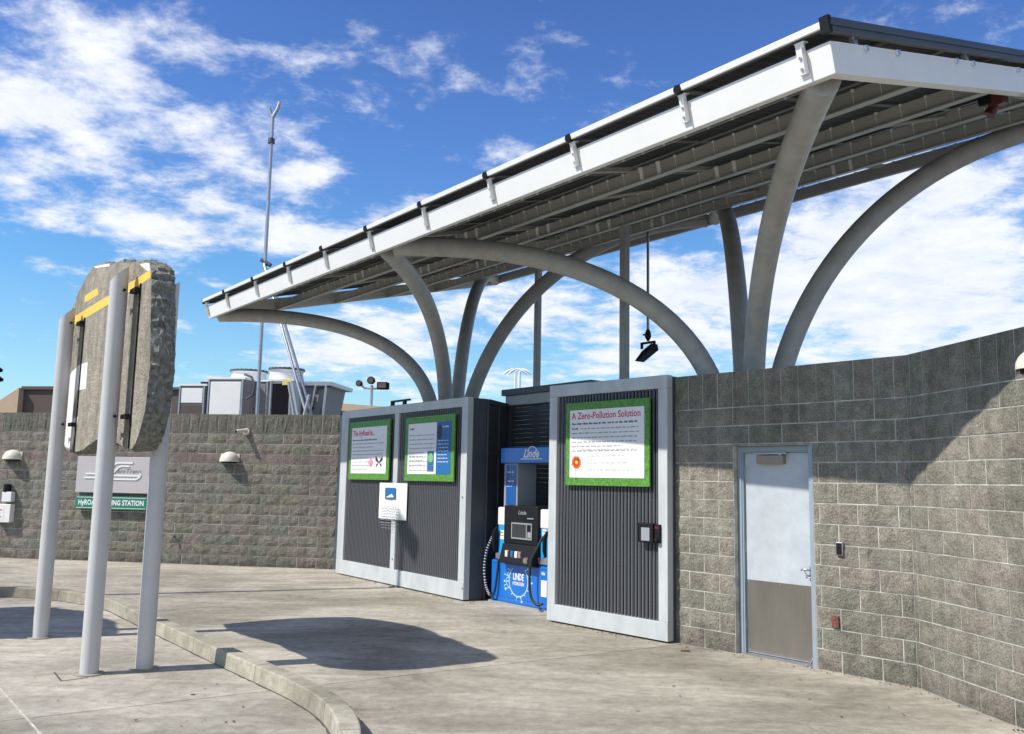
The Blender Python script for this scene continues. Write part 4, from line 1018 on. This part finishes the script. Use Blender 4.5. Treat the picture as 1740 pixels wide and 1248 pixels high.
# lamp post outside the left edge, whose thin shadow crosses the plaza
bp_ = g(262, 1008) - Vector((math.cos(R_(22)), math.sin(R_(22)), 0)) * 4.0
t = empty('lamp_post', (bp_.x, bp_.y, 0), 'tall slim grey lamp post standing beyond the left edge of the yard', 'lamp post')
m = MB(); m.cyl((bp_.x, bp_.y, 0), (bp_.x, bp_.y, 9.5), .06, 12); m.build('pole', 'galv', t)
m = MB(); m.cyl((bp_.x, bp_.y, 0), (bp_.x, bp_.y, .3), .11, 12); m.build('base', 'galv', t)
m = MB(); m.hexa([(bp_.x + a, bp_.y + b, z) for z in (9.45, 9.6) for a, b in ((-.1, -.5), (.15, -.5), (.15, .1), (-.1, .1))]); m.build('lamp_head', 'gatedark', t)

# ---------------------------------------------------------------- signs and fittings on the left wall
def wall_rect(x0, x1, y0, y1, d):
    xm = (x0 + x1) / 2; ym = (y0 + y1) / 2
    return LW.at(x0, ym, d)[0], LW.at(x1, ym, d)[0], LW.at(xm, y1, d)[1], LW.at(xm, y0, d)[1]
s0, s1, z0, z1 = wall_rect(130, 255, 776.5, 838, .09)
t = empty('transit_sign', LW((s0 + s1) / 2, .05, z0), 'grey transit sign with raised white double line logo on the left block wall', 'sign')
m = MB(); m.box(LW, s0, s1, .03, .09, z0, z1); m.build('sign_box', 'signgrey', t, bevel=.006)
m = MB(); m.box(LW, s0 + .2, s1 - .2, .0, .03, z0 + .1, z1 - .1); m.build('mount', 'gatedark', t)
m = MB(); cxs = s0 + (s1 - s0) * .5; ww = s1 - s0
def polyline(m, pts, w, d):
    for (a, b), (c, e) in zip(pts[:-1], pts[1:]):
        dv_ = Vector((c - a, e - b)).normalized(); nn = Vector((-dv_.y, dv_.x)) * w / 2
        m.hexa([LW(a - nn.x, d, b - nn.y), LW(c - nn.x, d, e - nn.y), LW(c - nn.x, d + .012, e - nn.y), LW(a - nn.x, d + .012, b - nn.y), LW(a + nn.x, d, b + nn.y), LW(c + nn.x, d, e + nn.y), LW(c + nn.x, d + .012, e + nn.y), LW(a + nn.x, d + .012, b + nn.y)])
zz0 = z0 + (z1 - z0) * .40
fx = lambda f: s0 + ww * f
hh = z1 - z0
polyline(m, [(fx(.13), z0 + hh * .52), (fx(.40), z0 + hh * .52), (fx(.52), z0 + hh * .80), (fx(.56), z0 + hh * .83), (fx(.76), z0 + hh * .83)], .03, .09)
polyline(m, [(fx(.11), z0 + hh * .41), (fx(.45), z0 + hh * .41), (fx(.57), z0 + hh * .71), (fx(.61), z0 + hh * .74), (fx(.72), z0 + hh * .74)], .03, .09)
polyline(m, [(fx(.48), z0 + hh * .48), (fx(.88), z0 + hh * .48), (fx(.86), z0 + hh * .56)], .03, .09)
polyline(m, [(fx(.48), z0 + hh * .38), (fx(.82), z0 + hh * .38), (fx(.87), z0 + hh * .46)], .03, .09)
m.build('raised_lines', 'letters', t)
m = MB(); flat_text('samTrans', LW, fx(.52), z0 + hh * .555, .085, .093, width=ww * .36, mb=m, shear=.2, bold=.012); m.build('lettering', 'letgrey', t)
s0, s1, z0, z1 = wall_rect(128.5, 249, 844, 866, .10)
t = empty('station_sign', LW((s0 + s1) / 2, .05, z0), 'narrow green sign reading HyRoad Fueling Station under the grey transit sign', 'sign')
m = MB(); m.box(LW, s0, s1, .04, .10, z0, z1); m.build('sign_panel', 'green', t, bevel=.004)
m = MB(); m.box(LW, s0 + .2, s1 - .2, .0, .04, z0 + .05, z1 - .05); m.build('mount', 'gatedark', t)
m = MB(); flat_text('HyROAD FUELING STATION', LW, s0 + .06, z0 + .085, .105, .103, width=(s1 - s0) - .12, mb=m, bold=.03)
for q in ((s0 + .02, s1 - .02, z0 + .02, z0 + .03), (s0 + .02, s1 - .02, z1 - .03, z1 - .02)): quad(m, LW, *q, .102)
m.build('lettering', 'letters', t)
# call box pair at the left edge
s0, s1, z0, z1 = wall_rect(4, 20, 836, 853, .1)
t = empty('call_box', LW((s0 + s1) / 2, .05, z0), 'white box topped by a black beacon on the wall at the left edge', 'call box')
m = MB(); m.box(LW, s0, s1, 0, .12, z0, z1); m.build('box', 'wplastic', t, bevel=.01)
a, b, c, e = wall_rect(2, 18, 823, 836, .1); m = MB(); m.tube([LW((a + b) / 2, .06, c), LW((a + b) / 2, .06, e)], .07, 12); m.build('beacon', 'black', t)
s0, s1, z0, z1 = wall_rect(-6, 19, 857, 888, .1)
t = empty('extinguisher_cabinet', LW((s0 + s1) / 2, .05, z0), 'pale cabinet with red print on the wall at the left edge, under the call box', 'cabinet')
m = MB(); m.box(LW, s0, s1, 0, .14, z0, z1); m.build('cabinet_body', 'hvac', t, bevel=.01)
m = MB(); quad(m, LW, s0 + .06, s1 - .14, z0 + .05, z1 - .04, .143); m.build('print_panel', 'paper', t)
m = MB()
for k in range(3): words(m, LW, s0 + .08, s1 - .17, z1 - .13 - .07 * k, .035, .145)
m.build('red_print', 'printred', t)
# camera and hose bib
s_, z_ = LW.at(415, 734)
t = empty('security_camera', LW(s_, 0, z_), 'tiny cream security camera high on the left wall beside the domed light', 'camera')
m = MB(); m.cyl(LW(s_ + .06, 0, z_), LW(s_ + .06, .05, z_), .07, 12); m.build('mount', 'fixture', t)
m = MB(); m.tube([LW(s_ + .06, .04, z_ + .02), LW(s_ - .02, .16, z_), LW(s_ - .06, .22, z_ - .01)], .04, 10); m.build('camera_body', 'fixture', t)
m = MB(); m.cyl(LW(s_ - .058, .218, z_ - .01), LW(s_ - .065, .23, z_ - .012), .03, 10); m.build('lens', 'black', t)
s_, z_ = LW.at(297, 912)
t = empty('wall_tap', LW(s_, 0, z_), 'small dark wall tap low on the left block wall behind the right post', 'tap')
m = MB(); m.tube([LW(s_, 0, z_), LW(s_, .07, z_), LW(s_, .10, z_ - .05)], .016, 8); m.build('spout', 'gatedark', t)
m = MB(); m.cyl(LW(s_ - .04, .06, z_ + .04), LW(s_ + .04, .06, z_ + .04), .012, 8); m.build('tap_handle', 'gatedark', t)

# ---------------------------------------------------------------- equipment beyond the left wall
class Plane(Frame):
    pass
def behind(dist): 
    a = LW(0, -dist, 0); b = LW(5, -dist, 0); return Frame(a, b)
E1 = behind(4.0)
def pr_(F, x0, x1, y0, y1):
    return F.at(x0, (y0 + y1) / 2)[0], F.at(x1, (y0 + y1) / 2)[0], F.at((x0 + x1) / 2, y1)[1], F.at((x0 + x1) / 2, y0)[1]
def cabinet(F, x0, x1, y0, y1, depth, label, mt, cat='cooling unit', front=None, name='cooling_unit', split=None):
    s0, s1, z0, z1 = pr_(F, x0, x1, y0, y1)
    t = empty(name, F((s0 + s1) / 2, -depth / 2, 0), label, cat)
    m = MB(); m.box(F, s0, s1, -depth, 0, .15, z1); m.build('casing', mt, t, bevel=.02)
    m = MB(); m.box(F, s0 - .03, s1 + .03, -depth - .03, .03, z1, z1 + .05); m.build('lid', 'hvac', t)
    zs = F.at((x0 + x1) / 2, split)[1] if split else 2.2
    m = MB(); m.box(F, s0 + .08, s1 - .08, .004, .02, zs, z1 - .06); m.build('front_panel', front or 'hvac', t, bevel=.006)
    m = MB(); m.box(F, s0 + .08, s1 - .08, .004, .015, .4, zs - .05); m.build('lower_panel', 'brown' if split else (front or 'hvac'), t)
    for a in (s0 + .02, s1 - .06): m = MB(); m.box(F, a, a + .04, .004, .03, .15, z1 - .01); m.build('corner_post', 'galv', t)
    return t, s0, s1, z1
def fan(F, x0, x1, y0, y1, back, t):
    F = Sub2(F, back); s0, s1, z0, z1 = pr_(F, x0, x1, y0, y1); c = (s0 + s1) / 2; r = (s1 - s0) / 2
    m = MB(); m.tube([F(c, 0, z0), F(c, 0, z1 - .06), F(c, 0, z1)], r, 28, rr=[r * 1.02, r * .92, r]); sh = m.build('fan_shroud', 'wplastic', t)
    m = MB(); m.tube([F(c, 0, z1), F(c, 0, z1 + .05)], r * 1.03, 28); m.build('fan_guard', 'gatedark', sh)
    m = MB()
    for k in range(24):
        a = 2 * math.pi * k / 24; m.box(F, c + math.cos(a) * r * .98 - .01, c + math.cos(a) * r * .98 + .01, math.sin(a) * r * .98 - .01, math.sin(a) * r * .98 + .01, z1 + .05, z1 + .065)
    m.build('guard_stub', 'gatedark', sh)
def Sub2(F, back):
    return Frame(F(0, -back, 0), F(5, -back, 0))
t, s0, s1, z1 = cabinet(E1, 303, 349, 656, 706, 1.2, 'small grey equipment cabinet behind the left wall, leftmost of the rooftop line', 'hvac2', split=685)
m = MB(); q0 = E1.at(331, 651)[0]; q1 = E1.at(352, 651)[0]; m.box(E1, q0, q1, -.5, -.3, z1 + .05, z1 + .14); m.build('top_duct', 'black', t)
t, s0, s1, z1 = cabinet(E1, 352, 414, 645, 706, 2.4, 'large pale grey cooling cabinet with fan behind the left wall', 'hvac2')
fan(E1, 394, 452, 634, 652, 1.5, t)
m = MB(); c = E1.at(424, 660)[0]; zc = E1.at(424, 655)[1]; m.tube([E1(c - .15, .0, zc + .28), E1(c + .06, .05, zc + .2), E1(c + .16, .05, zc), E1(c + .12, .05, zc - .25), E1(c - .05, .02, zc - .35)], .03, 10); m.build('pipe', 'gatedark', t)
F_ = Sub2(E1, .6); t, s0, s1, z1 = cabinet(F_, 414, 456, 649, 706, 1.8, 'mid grey side cabinet joined beside the large pale cooling cabinet', 'hvac2', front='hvac2')
t, s0, s1, z1 = cabinet(E1, 457, 496, 648, 706, 1.8, 'cooler with black coil face and white fan shroud behind the left wall', 'hvac', front='hvacdark')
fan(E1, 459, 515, 631, 650, .8, t)
q0 = E1.at(481, 645)[0]; q1 = E1.at(496, 645)[0]; m = MB(); m.box(E1, q0, q1, .031, .036, z1 - .10, z1 + .04); m.build('warning_label', 'label', t)
for x0_, x1_ in ((496, 505), (503, 512), (500, 514)):
    a0_ = E1.at(x0_ - 4, 650); a1_ = E1.at(x1_, 704); m = MB(); m.cyl(E1(a0_[0], .08, a0_[1]), E1(a1_[0] + .15, .08, 2.4), .035, 8); m.build('frame_leg', 'alu', t)
# V shaped dry cooler
E2 = behind(4.6)
s0, s1, z0, z1 = pr_(E2, 512, 560, 656, 706)
t = empty('dry_cooler', E2((s0 + s1) / 2, -.7, 0), 'v shaped grey dry cooler with overhanging rim behind the left wall', 'cooling unit')
m = MB(); m.hexa([E2(s0 + .25, -1.5, .6), E2(s1 - .75, -1.5, .6), E2(s1 - .75, 0, .6), E2(s0 + .25, 0, .6), E2(s0, -1.5, z1), E2(s1 - .12, -1.5, z1), E2(s1 - .12, 0, z1), E2(s0, 0, z1)]); m.build('coil_bank', 'hvac2', t)
m = MB(); m.box(E2, s0 - .1, s1 + .05, -1.6, .1, z1, z1 + .10); m.build('rim', 'galv', t)
s_a, _ = E2.at(557, 660); m = MB(); m.cyl(E2(s_a - .25, .05, z1 - .02), E2(s_a + .10, .05, z1 + .01), .05, 8); m.build('pipe_stub', 'gatedark', t)
for a, b in ((s1 - .08, s1 - .28), (s1 - .35, s1 - .85)):
    m = MB(); m.cyl(E2(a, .08, z1), E2(b, .08, 1.2), .03, 8); m.build('frame_leg', 'alu', t)
for k in range(4):
    m = MB(); m.cyl(E2(s0 + .32, .01, z1 - .25 - .16 * k), E2(s0 + .32, .04, z1 - .25 - .16 * k), .03, 8); m.build('gland', 'black', t)

# vent mast and struts
E3 = behind(3.2)
t = empty('vent_mast', E3(E3.at(437, 704)[0], 0, 0), 'very tall slim steel mast with forked top and two raking struts behind the wall', 'mast')
mt_, mb_ = E3.at(463.5, 196), E3.at(437, 704)
sm = (mt_[0] - mb_[0]) / (mt_[1] - mb_[1])
mp = lambda z: E3(mb_[0] + (z - mb_[1]) * sm, 0, z)
m = MB(); m.cyl(mp(0), mp(mt_[1]), .045, 12); m.build('pole', 'galv', t)
zk = E3.at(461, 240)[1]; m = MB(); m.cyl(mp(zk - .06), mp(zk + .06), .085, 12); m.build('coupling', 'gatedark', t)
m = MB(); p = mp(mt_[1]); m.tube([p - Vector((0, 0, .08)), p + E3.S * .05 + Vector((0, 0, .03)), p + E3.S * .12 + Vector((0, 0, .16)), p + E3.S * .17 + Vector((0, 0, .34))], .045, 10); m.build('vent_horn', 'galv', t)
m = MB(); m.tube([p - Vector((0, 0, .08)), p - E3.S * .05 + Vector((0, 0, .03)), p - E3.S * .10 + Vector((0, 0, .18))], .04, 10); m.build('vent_horn', 'galv', t)
z_ = E3.at(452, 455)[1]
for xa, ya, xb, yb in ((452, 452, 523, 704), (461, 466, 532, 704)):
    a = E3.at(xa, ya); b = E3.at(xb, yb); e_ = (b[0] - a[0]) / (b[1] - a[1])
    m = MB(); m.tube([mp(a[1] + .06) if xa == 452 else E3(a[0] - .12, .1, a[1] + .1), E3(a[0], .1, a[1]), E3(b[0] + e_ * (-b[1] + .1), .1, .1)], .034, 10); m.build('strut', 'galv', t)
m = MB(); m.cyl(mp(z_ + .2) - E3.S * .1, mp(z_ + .05) + E3.S * .15, .05, 10); m.cyl(mp(z_ - .25) - E3.S * .12, mp(z_ - .25) + E3.S * .12, .04, 10); m.build('strut_clamp', 'gatedark', t)
a = E3.at(531, 672); b = E3.at(516, 706); m = MB(); m.cyl(E3(a[0], .2, a[1]), E3(b[0] - .5, .2, .5), .035, 8); m.build('strut', 'alu', t)

# far buildings and lights
E5 = behind(16)
s0, s1, z0, z1 = pr_(E5, -60, 30, 664, 708)
t = empty('tan_building', E5(s0, -3, 0), 'tan stucco building with sloping parapet at the far left behind the wall', 'building')
m = MB(); zr = E5.at(30, 659)[1]; zl2 = E5.at(0, 673)[1]
m.hexa([E5(s0, -6, 0), E5(s1, -6, 0), E5(s1, 0, 0), E5(s0, 0, 0), E5(s0, -6, zl2 - 1.2), E5(s1, -6, zr), E5(s1, 0, zr), E5(s0, 0, zl2 - 1.2)]); m.build('wall', 'tan', t)
q = E5.at(90, 680)[0]
m = MB(); m.box(E5, s1 + .01, q, -6, -.3, 0, zr - .05); m.build('dark_wall', 'brown', t)
m = MB(); m.box(E5, s1 - .05, q + .1, -6.1, -.2, zr - .05, zr + .08); m.build('parapet', 'brown', t)
E6 = behind(12)
s0 = E6.at(290, 690)[0]; s1 = E6.at(303, 690)[0]
m = MB(); m.box(E6, E6.at(280, 690)[0], E6.at(306, 690)[0], -3, 0, 0, E6.at(295, 663)[1]); b = m.build('brown_shed', 'brown', label='narrow brown shed seen between the right post and the equipment cabinets', cat='shed')
m = MB(); zz_ = E6.at(295, 663)[1]; m.box(E6, E6.at(279, 690)[0], E6.at(307, 690)[0], -3.1, .1, zz_ + .003, zz_ + .09); m.build('roof', 'gatedark', b)
s0 = E6.at(545, 690)[0]; s1 = E6.at(700, 690)[0]; za = E6.at(545, 683)[1]; zb3 = E6.at(660, 690)[1]
t = empty('brown_building', E6((s0 + s1) / 2, -2, 0), 'low brown building showing above the wall left of the posters', 'building')
m = MB(); m.hexa([E6(s0, -5, 0), E6(s1, -5, 0), E6(s1, 0, 0), E6(s0, 0, 0), E6(s0, -5, za - .25), E6(s1, -5, zb3 - .35), E6(s1, 0, zb3 - .35), E6(s0, 0, za - .25)]); m.build('wall', 'brown', t)
m = MB(); m.hexa([E6(s0 - .1, -5.1, za - .247), E6(s1, -5.1, zb3 - .347), E6(s1, .1, zb3 - .347), E6(s0 - .1, .1, za - .247), E6(s0 - .1, -5.1, za), E6(s1, -5.1, zb3 - .1), E6(s1, .1, zb3 - .1), E6(s0 - .1, .1, za)]); m.build('roof_edge', 'tan', t)
E7 = behind(14)
def pos(F, x, y): a = F.at(x, y); return F(a[0], 0, a[1])
b_ = E7.at(632, 690)
t = empty('floodlight_mast', E7(b_[0], 0, 0), 'distant light pole with three round and square floodlights above the left gate', 'light pole')
m = MB(); m.cyl(E7(b_[0], 0, 0), pos(E7, 632, 655), .05, 8); m.build('pole', 'galv', t)
m = MB(); m.tube([pos(E7, 614, 655), pos(E7, 619, 660), pos(E7, 632, 661), pos(E7, 645, 661), pos(E7, 651, 657)], .035, 8); m.build('crossarm', 'galv', t)
for (x, y, rx, lab) in ((612, 652.5, 5.2, 0), (632.5, 647.5, 6.5, 0)):
    c = pos(E7, x, y); r = rx / FPX * c.length; m = MB(); m.tube([c - E7.N * .15, c + E7.N * .05, c + E7.N * .18], r, 16, rr=[r * .5, r * .95, r]); f_ = m.build('floodlight', 'hvacdark', t)
    m = MB(); m.cyl(c + E7.N * .182, c + E7.N * .19, r * .7, 16); m.build('lamp_glass', 'brown', f_)
c = E7.at(651, 656); m = MB(); m.box(E7, c[0] - .2, c[0] + .2, -.15, .15, c[1] - .13, c[1] + .13); f_ = m.build('floodlight', 'hvacdark', t, bevel=.03)
m = MB(); m.box(E7, c[0] - .15, c[0] + .15, .151, .16, c[1] - .09, c[1] + .09); m.build('lamp_glass', 'brown', f_)
b_ = E7.at(-5, 690)
t = empty('floodlight_mast', E7(b_[0], 0, 0), 'distant floodlight pole at the left edge, its black lamps just in view', 'light pole')
m = MB(); m.cyl(E7(b_[0], 0, 0), pos(E7, -5, 636), .05, 8); m.build('pole', 'galv', t)
for (x, y) in ((-2, 629), (-1, 645), (-14, 636)):
    c = pos(E7, x, y); q_ = 5 / FPX * c.length; m = MB(); m.tube([c - E7.N * .15, c + E7.N * .05, c + E7.N * .18], q_, 16, rr=[q_ * .5, q_ * .95, q_]); m.build('floodlight', 'hvacdark', t)
m = MB(); m.tube([pos(E7, -14, 640), pos(E7, -5, 642), pos(E7, -2, 640)], .035, 8); m.build('crossarm', 'galv', t)
E8 = behind(30)
for x, side in ((876, 'left'), (883, 'right')):
    t = empty('street_lamp', pos(E8, x, 662) * 1.0, side + ' one of two far twin armed street lamps seen over the alcove roof', 'street lamp', 'pair of far twin armed street lamps')
    q = E8.at(x, 633); ORG[t.name] = E8(q[0], 0, 0); t.location = E8(q[0], 0, 0)
    m = MB(); m.cyl(E8(q[0], 0, 0), E8(q[0], 0, q[1]), .06, 8); m.build('pole', 'hvac', t)
    for sg in (-1, 1):
        m = MB(); m.tube([E8(q[0], 0, q[1]), E8(q[0] + .15 * sg, 0, q[1] + .2), E8(q[0] + .45 * sg, 0, q[1] + .05), E8(q[0] + .62 * sg, 0, q[1] - .12)], .06, 8, rr=[.03, .04, .07, .04]); m.build('lamp_arm', 'hvac', t)

# ---------------------------------------------------------------- litter
m = MB()
spots = []
for k in range(46):
    x = random.gauss(700, 70); y = 992 + (x - 640) * .215 + abs(random.gauss(0, 10)) + 3; spots.append((x, y))
for k in range(14): spots.append((random.uniform(786, 806), 1022 + random.uniform(0, 6)))
for k in range(10): spots.append((random.uniform(340, 560), random.uniform(968, 976)))
for k in range(26): spots.append((random.uniform(900, 1700), random.uniform(1120, 1240)))
for k in range(14): spots.append((random.uniform(20, 500), random.uniform(1150, 1240)))
bits = [g(x, y) for (x, y) in spots]
for F, n_, a_, b_, off_ in ((LW, 120, -1, LW.L, .03), (GL, 90, 0, GL.L, .03), (GR, 40, 0, GR.L, .03), (WA, 60, 0, WA.L, .03), (WB, 50, 0, 3, .03)):
    for k in range(n_): bits.append(F(random.uniform(a_, b_), off_ + abs(random.gauss(0, .06)), 0))
for p in bits:
    a = random.uniform(0, 6.28); r = random.uniform(.005, .017); n = random.choice((4, 5))
    m.add([p + Vector((math.cos(a + 6.283 * j / n) * r * (1 if j % 2 else .6), math.sin(a + 6.283 * j / n) * r, .004 + random.uniform(0, .01))) for j in range(n)], [tuple(range(n))])
m.build('leaf_litter', 'leaf', label='scattered dry leaf scraps on the concrete in front of the gates', cat='leaf litter', kind='stuff')
for (x, y, r, lb) in ((1164, 1107, .05, 'flat reddish scrap on the concrete at the foot of the right gate'), (666, 998, .05, 'small reddish wrapper lying under the left gate')):
    p = g(x, y); m = MB(); m.add([p + Vector((a * r, b * r * .8, z)) for z in (.004, .012) for a, b in ((-1, -.6), (1, -.8), (.9, .7), (-.8, .6))], [(0, 3, 2, 1), (4, 5, 6, 7), (0, 1, 5, 4), (1, 2, 6, 5), (2, 3, 7, 6), (3, 0, 4, 7)])
    m.build('litter_scrap', 'rust', label=lb, cat='litter')
